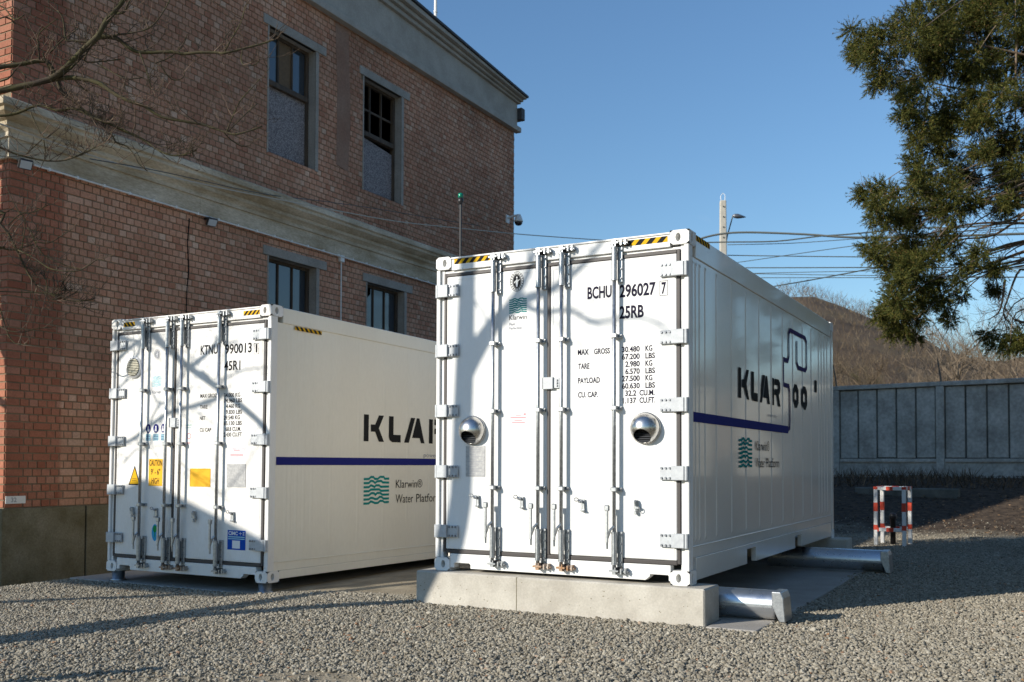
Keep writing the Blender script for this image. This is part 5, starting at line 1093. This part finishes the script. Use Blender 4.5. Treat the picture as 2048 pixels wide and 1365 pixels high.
b = MB(); b.smooth = True; b.tube([(.33,0,-.10),(.33,0,-.14),(.33,0,-.175),(.33,0,-.19)], [.095,.09,.06,.015], 20); b.build('dome', M['blackpl'], t)
t = empty('roof_mast', (-7.2, 10.9, 10.3)); tag(t, 'thin white mast standing on the building roof', 'mast')
b = MB(); b.tube([(0,0,0),(0,0,3.5)], .035, 10); b.build('tube', M['whitepl'], t)
for k in range(3): b = MB(); b.tube([(0,0,.25+k*1.05),(0,0,.30+k*1.05)], .045, 10); b.build('collar', M['whitepl'], t)
t = empty('signal_beacon', (.172, .14, Z1+H_-.016)); tag(t, 'green signal lamp on a black pole above the near container', 'signal lamp')
b = MB(); b.tube([(0,0,0),(0,0,.53)], .011, 10); b.build('pole', M['blackpl'], t)
b = MB(); b.tube([(0,0,.0),(0,0,.015)], .04, 14); b.build('base', M['blackpl'], t)
b = MB(); b.smooth = True; b.tube([(0,0,.53),(0,0,.545),(0,0,.55),(0,0,.59)], [.016,.020,.026,.026], 16); b.build('socket', M['blackpl'], t)
b = MB(); b.smooth = True; b.tube([(0,0,.591),(0,0,.628),(0,0,.636)], [.025,.025,.018], 16); b.build('lens', M['greenlens'], t)

def smooth_path(P, n=5):
    P = [Vector(p) for p in P]; out = []
    for i in range(len(P)-1):
        a = P[max(0,i-1)]; b = P[i]; c = P[i+1]; d = P[min(len(P)-1,i+2)]
        for k in range(n):
            u = k/n; out.append(.5*((2*b)+(c-a)*u+(2*a-5*b+4*c-d)*u*u+(3*b-a-3*c+d)*u**3))
    out.append(P[-1]); return out
o = MB().tube(smooth_path(SERVICE_CABLE), .010, 6).build('service_cable', M['cable']); tag(o, 'pale cable strung across the brick building toward the street', 'cable')
o = MB().tube(smooth_path(DARK_CABLE), .007, 6).build('service_cable', M['darkcable']); tag(o, 'thin dark cable sagging along the cornice below the pale cable', 'cable')
WL = ['uppermost thick green wire leaving the concrete utility pole', 'black wire rising behind the conifer, second below the pole lamp', 'thin wire just below the black rising wire', 'dark wire level with the lower pole shaft', 'pale thin wire climbing to the right across the others', 'straight green wire in the middle of the wire bundle', 'upper of two close thin wires below the straight green wire', 'lower of two close thin wires below the straight green wire', 'lowest level wire of the bundle right of the pole', 'slanting lowest wire rising from the near container roof']
for k, w in enumerate(WIRES):
    o = MB().tube(smooth_path(w, 4), (.034,.022,.012,.016,.012,.017,.011,.011,.012,.020)[k], 5).build('overhead_wire', M['darkcable']); tag(o, WL[k], 'wire', 'wires from the utility pole')

# utility pole with street lamp
px_, py_ = POLE[0][0], POLE[0][1]; zt_ = POLE[0][2]
t = empty('utility_pole', (px_, py_, 1.0)); tag(t, 'concrete utility pole with a street lamp behind the containers', 'utility pole')
b = MB(); w0, w1 = .17, .105; hh = zt_-1.0
b.add([(-w0,-w0,0),(w0,-w0,0),(w0,w0,0),(-w0,w0,0),(-w1,-w1,hh),(w1,-w1,hh),(w1,w1,hh),(-w1,w1,hh)], [(0,3,2,1),(4,5,6,7),(0,1,5,4),(1,2,6,5),(2,3,7,6),(3,0,4,7)])
b.build('post', M['poleconc'], t, bevel=.03).rotation_euler = (0,0,R(24))
b = MB()
for k in range(4): b.box(-.02,.02,-w1-.035,-w1-.02,hh-.25-k*.36,hh-.21-k*.36)
b.build('bolt_holes', M['darkcable'], t).rotation_euler = (0,0,R(24))
b = MB(); b.tube([(-.07,0,hh),(-.08,0,hh+.18),(0,0,hh+.27),(.08,0,hh+.18),(.07,0,hh)], .012, 6); b.build('lifting_hook', M['whitepl'], t)
base = Vector((px_, py_, 1.0)); L_ = lambda i: Vector(POLE[i])-base
b = MB(); b.tube([L_(2)-Vector((.05,0,.25)), L_(2), L_(3)], .022, 6); b.tube([L_(2)+Vector((0,0,-.02)), L_(2)+Vector((-.12,0,.35))], .016, 6); b.build('lamp_arm', M['darkcable'], t)
b = MB(); b.smooth = True; a_, c_ = L_(3), L_(5); dd = c_-a_
b.tube([a_-dd*.02, a_+dd*.12, a_+dd*.4, a_+dd*.7, c_+dd*.12], [.03,.07,.085,.06,.012], 12); b.build('lamp_head', M['bolt'], t)

# ------------------------------------------------------------------ red and white guard frame round a standpipe
t = empty('guard_frame', (2.62, 10.02, -.085), (0,0,R(-4))); tag(t, 'red and white tubular guard frame on the gravel', 'guard frame')
FWd, FDp, FH = .455, .50, .97; s_ = .030
def bar(p0, p1, bands, nm='bar'):
    p0, p1 = Vector(p0), Vector(p1); b = MB(); lo = [min(p0[i],p1[i])-s_ for i in range(3)]; hi = [max(p0[i],p1[i])+s_ for i in range(3)]
    ax = max(range(3), key=lambda i: abs(p1[i]-p0[i])); lo[ax] = min(p0[ax],p1[ax]); hi[ax] = max(p0[ax],p1[ax])
    b.box(lo[0],hi[0],lo[1],hi[1],lo[2],hi[2], ch=.006); o = b.build(nm, M['whitepaint'], t)
    for a, c in bands:
        l2, h2 = lo[:], hi[:]
        for i in range(3):
            if i != ax: l2[i] -= .002; h2[i] += .002
        d = hi[ax]-lo[ax]; l2[ax], h2[ax] = lo[ax]+a*d, lo[ax]+c*d
        b = MB(); b.box(l2[0],h2[0],l2[1],h2[1],l2[2],h2[2]); b.build('red_band', M['redpaint'], o)
for y in (0, FDp):
    for x in (-FWd/2, FWd/2): bar((x,y,-.05), (x,y,FH+s_), [(.30,.38),(.60,.74),(.955,1.0)], 'leg')
    bar((-FWd/2+s_,y,FH), (FWd/2-s_,y,FH), [(.36,.64)]); bar((-FWd/2+s_,y,.27), (FWd/2-s_,y,.27), [(.0,.06),(.36,.66)])
for x in (-FWd/2, FWd/2): bar((x,s_,FH-.001), (x,FDp-s_,FH-.001), [(.3,.7)])
t2_ = MB(); t2_.smooth = True; t2_.tube([(2.63,10.30,-.15),(2.63,10.30,.36),(2.63,10.30,.362),(2.63,10.30,.44),(2.63,10.30,.46)], [.045,.045,.06,.06,.03], 14)
tag(t2_.build('standpipe', M['blackpl']), 'black standpipe inside the red and white guard frame', 'standpipe')

# ------------------------------------------------------------------ concrete panel wall
wa = Vector((-.12,19.97)); wd = (Vector((4.488,19.302))-wa).normalized(); wang = math.atan2(wd.y, wd.x)
wall = empty('concrete_fence', (wa.x, wa.y, 0), (0,0,wang)); tag(wall, 'grey concrete panel fence with posts below the hill', 'fence')
PL = 2.68; off0 = .05; rs0 = random.Random(3)
pm = MB(); pm.box(.101, PL-.101, .03, .09, 1.45, 3.30)
nf = 5; fwid = (PL-.21)/nf
rbm = MB(); rbm.box(-fwid/2+.02,fwid/2-.02,-.015,.028,1.47,3.285,ch=.012); ribme = rbm.mesh('panel', M['wallconc'])
pme = pm.mesh('backing', M['stain'])
psm = MB(); psm.box(-.10,.10,-.075,.10,.6,3.30,ch=.01); psme = psm.mesh('post', M['wallconc'])
cpm = MB(); cpm.box(.0,PL,-.085,.13,3.305,3.42,ch=.012); cpme = cpm.mesh('coping', M['wallconc'])
ldm = MB(); ldm.box(.103,PL-.103,-.06,.10,1.36,1.449,ch=.008); ldm.box(.103,PL-.103,-.02,.10,.5,1.358); ldme = ldm.mesh('footing', M['wallconc'])
for k in range(-4, 11):
    x = off0+k*PL
    obj('post', psme, wall, (x,0,0)); p = obj('bay', pme, wall, (x,0,0)); obj('coping', cpme, wall, (x,0,0)); obj('footing', ldme, wall, (x,0,0))
    for j in range(nf): obj('panel', ribme, p, (.105+(j+.5)*fwid,rs0.uniform(-.008,.006),rs0.uniform(-.012,.012)), (0,0,rs0.uniform(-.012,.012)))
    if k in (0, 1, 2): b = MB(); b.tube([(x+.02,.0,3.4),(x+.0,-.01,3.6),(x-.05,-.06,4.0)], [.022,.02,.014], 6); b.build('fence_rod', M['darkcable'], wall)
kb = MB(); kb.box(-1.1,1.15,-.12,.12,-.15,.14,ch=.02); ko = kb.build('kerb_block', M['stain'], loc=(2.1,16.4,ground_z(2.1,16.4)+.02)); ko.rotation_euler = (0,0,R(-6)); tag(ko, 'long weathered concrete block lying on the dirt before the fence', 'concrete block')

# ------------------------------------------------------------------ trees
def twigs_on(mb, P, r0, r1, n, lmin, lmax, upw, rs, depth=1, sides=4):
    P = [Vector(p) for p in P]
    for _ in range(n):
        u = rs.uniform(.08, .99)*(len(P)-1); i = int(u); f = u-i; i2 = min(i+1, len(P)-1)
        p = P[i].lerp(P[i2], f); t = (P[i2]-P[i])
        if t.length < 1e-6: continue
        t.normalize(); rr = (r0+(r1-r0)*u/(len(P)-1))
        d = (t*rs.uniform(.2,.9)+Vector((rs.gauss(0,1),rs.gauss(0,1),rs.gauss(0,1)))*.55+Vector((0,0,upw*rs.uniform(.3,1.3)))).normalized()
        L = rs.uniform(lmin, lmax); r = max(.0042, min(rr*.6, L*.0135)); pts = [p]; q = p.copy()
        m_ = 4
        for k in range(m_):
            d = (d+Vector((rs.gauss(0,.22),rs.gauss(0,.22),rs.gauss(0,.18)+upw*.18))).normalized(); q = q+d*(L/m_); pts.append(q.copy())
        mb.tube(pts, [r*(1-.72*k/m_) for k in range(m_+1)], sides, False)
        if depth > 1: twigs_on(mb, pts, r, r*.3, rs.choice((1,2,2,3)), lmin*.5, lmax*.5, upw, rs, depth-1, 3)
def wobble(P, a, rs): return [Vector(p)+Vector((rs.uniform(-a,a),)*3) for p in P]
def grow(mb, p, d, L, r, lev, rs, sides=6, upw=.12, spread=.6, nseg=5):
    """recursive bare limb"""
    pts = [Vector(p)]; q = Vector(p); d = Vector(d).normalized()
    for k in range(nseg):
        d = (d+Vector((rs.gauss(0,.13),rs.gauss(0,.13),rs.gauss(0,.1)+upw*.3))).normalized(); q = q+d*(L/nseg); pts.append(q.copy())
    mb.tube(pts, [r*(1-.62*k/nseg) for k in range(nseg+1)], max(3,sides), False)
    if lev <= 0: return
    for k in range(rs.choice((3,4,4,5))):
        u = rs.uniform(.3, 1.0); i = min(nseg-1, int(u*nseg)); b = pts[i].lerp(pts[i+1], u*nseg-i)
        dd = (d*.8+Vector((rs.gauss(0,1),rs.gauss(0,1),rs.gauss(0,.7)))*spread+Vector((0,0,upw))).normalized()
        grow(mb, b, dd, L*rs.uniform(.5,.75), r*(1-.62*u)*rs.uniform(.55,.8), lev-1, rs, sides-1, upw, spread, 4 if lev > 1 else 3)

rs = random.Random(21)
t = empty('bare_tree', (-3.0,-5.2,0)); tag(t, 'leafless tree left of the photo, its forked trunk shading the near container', 'tree')
IM = Matrix.Translation((3.0,5.2,0))
def tpart(mb, nm, m, t, IM): o = mb.build(nm, m); o.parent = t; o.matrix_parent_inverse = IM; return o
b = MB(); b.smooth = True
for P, r in TREE_STEMS:
    pth = smooth_path(P, 3); n_ = len(P); rad = [r[min(n_-1,int(k/3))]+(r[min(n_-1,int(k/3)+1)]-r[min(n_-1,int(k/3))])*((k%3)/3) for k in range(len(pth))]
    b.tube(pth, rad, 10)
tpart(b, 'trunk', M['bark'], t, IM)
b = MB(); b.smooth = True
# out-of-frame crown
for P, r in TREE_STEMS[2:5]: twigs_on(b, smooth_path(P,3), r[0], r[-1], 7, .3, .9, .2, rs, 2)
for P, r in TREE_STEMS[1:]:
    for k in range(5, len(P)):
        if r[k] < .05:
            a = rs.uniform(2.0, 4.6); grow(b, P[k], (math.cos(a), math.sin(a)*.8, rs.uniform(.2,.9)), rs.uniform(.9,1.5), r[k]*.4, 2, rs, 6)
tpart(b, 'branches', M['bark'], t, IM)

t = empty('bare_tree', (-8.2,-2.7,-.1)); tag(t, 'mossy leafless tree whose twigs hang across the brick building corner', 'tree')
IM = Matrix.Translation((8.2,2.7,.1)); b = MB(); b.smooth = True
b.tube(smooth_path([(-8.2,-2.7,-.2),(-8.15,-2.72,1.2),(-8.0,-2.85,2.6),(-8.1,-2.7,4.0),(-8.2,-2.6,5.6),(-8.1,-2.6,7.0)],3), [.20]*4+[.17]*4+[.14]*4+[.08]*4, 12)
tpart(b, 'trunk', M['bark'], t, IM)
b = MB(); b.smooth = True
tw_ = MB(); tw_.smooth = True
for P, r0, r1 in TREE_BRANCHES:
    pth = smooth_path(P, 3); n_ = len(pth)
    ln = sum((pth[k+1]-pth[k]).length for k in range(n_-1))
    b.tube(pth, [(r0+(r1-r0)*(k/(n_-1))**.8)*rs.uniform(.9,1.14) for k in range(n_)], 7 if r0 > .01 else 5)
    twigs_on(tw_, pth[9 if ln > 4 else 0:], r0, r1, int(3+ln*(7 if r0 > .012 else 3.5)), .10, .55, .55, rs, 3 if r0 > .014 else 2)
for k, (P, r0, r1) in enumerate(TREE2_LIMBS):
    if k == 0: P = [(-8.03,-2.82,5.6)]+list(P); main_ = smooth_path(P, 6)
    else:                                   # join each side limb to the nearest point of the main limb
        e0 = min(main_, key=lambda m_: (m_-Vector(P[0])).length); e1 = min(main_, key=lambda m_: (m_-Vector(P[-1])).length)
        if (e0-Vector(P[0])).length < (e1-Vector(P[-1])).length: P = [tuple(e0)]+list(P)
        else: P = list(P)+[tuple(e1)]
    pth = smooth_path(P, 3); n_ = len(pth); b.tube(pth, [r0+(r1-r0)*k_/(n_-1) for k_ in range(n_)], 7)
    twigs_on(b, pth, r0, r1, 14 if k == 0 else 8, .15, .7, .15, rs, 3)
for k in range(9):
    a = rs.uniform(1.6, 5.4); grow(b, (-8.1,-2.7,rs.uniform(3.2,6.8)), (math.cos(a), math.sin(a), rs.uniform(.2,.8)), rs.uniform(1.3,2.1), .06, 3, rs, 6)
for k in range(4): grow(b, (-8.05,-2.75,rs.uniform(4.0,5.6)), (1, rs.uniform(-.5,.1), rs.uniform(-.1,.35)), rs.uniform(1.4,2.0), .04, 3, rs, 6)
tpart(b, 'branches', M['bark'], t, IM); tpart(tw_, 'twigs', M['twig'], t, IM)

# conifer
ctx, cty = CONIFER_TRUNK[0], CONIFER_TRUNK[1]
t = empty('conifer_tree', (ctx, cty, -.08)); tag(t, 'drooping olive-green conifer at the right edge', 'tree')
IM = Matrix.Translation((-ctx,-cty,.08)); b = MB(); b.smooth = True
b.tube([(ctx,cty,-.2),(ctx+.03,cty,2),(ctx-.04,cty+.05,5),(ctx,cty,9),(ctx,cty,13)], [.27,.22,.18,.12,.03], 14); tpart(b, 'trunk', M['bark_red'], t, IM)
b = MB(); b.smooth = True
for P in CONIFER_LIMBS:
    pth = smooth_path(P, 4); n_ = len(pth); b.tube(pth, [.022*(1-.75*k/(n_-1)) for k in range(n_)], 6); twigs_on(b, pth, .02, .006, 16, .15, .6, -.12, rs, 2)
for (x, y, z, r) in CONIFER_CLUMPS:
    if rs.random() < .35:
        p0 = Vector((ctx, cty, min(9, z+.5+.35*abs(ctx-x)))); p1 = Vector((x, y, z)); md_ = p0.lerp(p1, .55)+Vector((rs.uniform(-.2,.2),rs.uniform(-.3,.3),rs.uniform(.1,.45))); b.tube(smooth_path([p0, md_, p1], 4), [.018*(1-.75*k/8) for k in range(9)], 4, False)
tpart(b, 'limbs', M['bark_red'], t, IM)
fv, ff = [], []
def spray(c, d, L, nl, rs):
    d = d.normalized(); s = d.orthogonal().normalized(); u = d.cross(s)
    for k in range(nl):
        f = rs.random()**.7; p = c+d*(L*f); a = rs.uniform(0, 6.28)
        q = (d*rs.uniform(.5,1.1)+(s*math.cos(a)+u*math.sin(a))*rs.uniform(.35,.9)).normalized(); l = rs.uniform(.03,.07)*(1.15-.5*f); w = q.orthogonal().normalized(); a2 = rs.uniform(0,3.14)
        w = (w*math.cos(a2)+q.cross(w)*math.sin(a2))*l*.105; o_ = len(fv); fv.extend((tuple(p-w), tuple(p+w), tuple(p+q*l))); ff.append((o_,o_+1,o_+2))
def clump(c, r, rs, k=1.0):
    c = Vector(c); n_ = int((40+r*420)*k)
    for _ in range(n_):
        v = Vector((rs.gauss(0,1),rs.gauss(0,1),rs.gauss(0,1))).normalized()*r*(rs.random()**.45); v.z *= .85
        d = v.normalized()*.9+Vector((0,0,rs.uniform(-.9,.35)))+Vector((-.25,-.1,0)); spray(c+v*.75, d, rs.uniform(.08,.24), rs.randint(18,28), rs)
for (x, y, z, r) in CONIFER_CLUMPS:
    clump((x,y,z), r*1.02, rs)
    if rs.random() < .55: clump((x+rs.uniform(-r,r)*1.1, y+rs.uniform(-.6,.6), z+rs.uniform(-r,r)*1.2), r*.55, rs)
for _ in range(26):   # the rest of the crown, outside the frame
    a = rs.uniform(-1.9, 1.9); z = rs.uniform(3.2, 11); rr = rs.uniform(.5, 2.6)*(1-.055*z); clump((ctx+.5+rr*math.cos(a), cty+rr*math.sin(a), z), rs.uniform(.3,.5), rs, .5)
fme = bpy.data.meshes.new('crown'); fme.from_pydata(fv, [], ff); fme.materials.append(M['foliage'])
fo = bpy.data.objects.new('crown', fme); COL.objects.link(fo); fo.parent = t; fo.matrix_parent_inverse = IM

# unseen conifers added to darken the glossy container side and reflect in it
fv, ff = [], []
for _ in range(150):
    z = rs.uniform(.3, 13.5); rr = 1.75*(1-.045*z)*rs.random()**.35; a = rs.uniform(0, 6.28); clump((rr*math.cos(a), rr*math.sin(a), z), rs.uniform(.45,.65), rs, .22)
cme = bpy.data.meshes.new('crown'); cme.from_pydata(fv, [], ff); cme.materials.append(M['foliage'])
tb = MB(); tb.smooth = True; tb.tube([(0,0,-.2),(0,0,4),(0,0,13.5)], [.28,.2,.04], 12); tme = tb.mesh('trunk', M['bark_red'])
for i, (x, y, s_c, lab) in enumerate([(7.6,-4.2,1.0,'added conifer out of view, nearest the camera'),(7.3,-1.2,1.08,'added conifer out of view, opposite the near container doors'),(7.4,1.7,.95,'added conifer out of view, opposite the front duct pipe'),(7.2,4.4,1.0,'added conifer out of view, opposite the rear duct pipe'),(8.6,8.0,1.1,'added conifer out of view, opposite the red and white frame'),(9.6,12.5,1.1,'added conifer out of view, nearest the concrete fence')]):
    t = empty('conifer_tree', (x, y, 0), (0,0,i*1.3)); t.scale = (s_c,)*3; tag(t, lab, 'tree', 'conifers added out of view for shade'); obj('crown', cme, t); obj('trunk', tme, t)

# leafless trees behind the fence
def bg_tree(bear, dist, h, seed, label, m='bark_pale', lean=0.0):
    a = bear; x = CAM.x+dist*math.sin(a); y = CAM.y+dist*math.cos(a); z = .85+hill_h(a, dist); q = random.Random(seed)
    t = empty('leafless_tree', (x, y, z)); tag(t, label, 'tree', 'leafless trees behind the fence')
    b = MB(); pts = [Vector((0,0,-.2))]; p = Vector((0,0,-.2)); d = Vector((lean,0,1)); r0 = h*.015
    for k in range(7): d = (d+Vector((q.gauss(0,.06),q.gauss(0,.06),.1))).normalized(); p = p+d*(h*.72/7); pts.append(p.copy())
    b.tube(pts, [r0*(1-.75*k/7) for k in range(8)], 6); b.build('trunk', M[m], t)
    b = MB()
    for k in range(2, 8):
        for _ in range(2 if k < 6 else 4):
            aa = q.uniform(0, 6.28); grow(b, pts[k], (math.cos(aa)*.8, math.sin(aa)*.8, q.uniform(.5,1.2)), h*q.uniform(.22,.36), max(.03, r0*(1-.75*k/7)*.7), 3, q, 4, .2, .6, 3)
    b.build('crown', M[m], t)
def bear(px): return YAW+math.atan((px-1024)/1953.6)
for i, (px, dist, h, m_, lab) in enumerate([(1700,46,5.2,'brush','bushy brown leafless tree right behind the near container corner'),(1745,52,4.6,'bark','dark low leafless tree below the hanging conifer tip'),(1880,42,5.6,'bark_pale','pale leafless tree left of the forked pale trunk'),(1928,40,6.2,'bark_pale','forked pale leafless tree behind the fence post'),(1965,48,6.6,'bark_pale','slender pale leafless tree under the hanging conifer twig'),(2005,44,5.6,'bark_pale','leafless tree behind the fence below the low conifer sprig'),(2040,38,6.8,'bark_pale','tall pale leafless tree at the right edge'),(1820,50,4.4,'bark_pale','small leafless tree behind the fence below the drooping conifer'),(1660,58,5.0,'brush','leafless tree partly hidden by the near container roof edge')]):
    bg_tree(bear(px), dist, h, 100+i, lab, m_, lean=random.Random(i).uniform(-.12,.12))

# ------------------------------------------------------------------ shadow casters out of view: stake, and a gateway made up for its shadow
t = empty('shadow_gateway', (-8.83,-7.5,-.05)); tag(t, 'gabled gateway form added out of view to cast the slanted shade on the far container', 'gateway')
b = MB(); b.prism([(-3.4,3.30),(1.75,3.30),(1.75,3.85),(0,4.44)], -.10, .10, 'y'); b.build('gable', M['wood'], t)
for s, e, ze in ((-1,3.6,3.25),(1,1.85,3.84)): b = MB(); b.prism([(0,4.46),(s*e,ze),(s*e,ze+.07),(0,4.54)], -.22, .22, 'y'); b.build('roof_slope', M['roofing'], t)
for x in (-3.1, 1.2): b = MB(); b.box(x-.08, x+.08, -.08, .08, -.2, 3.30); b.build('post', M['wood'], t)
b = MB(); b.tube([(-.86,-4.57,-.15),(-.85,-4.57,.60)], [.055,.05], 10); tag(b.build('wooden_stake', M['bark']), 'short wooden stake standing left of the photo', 'stake')
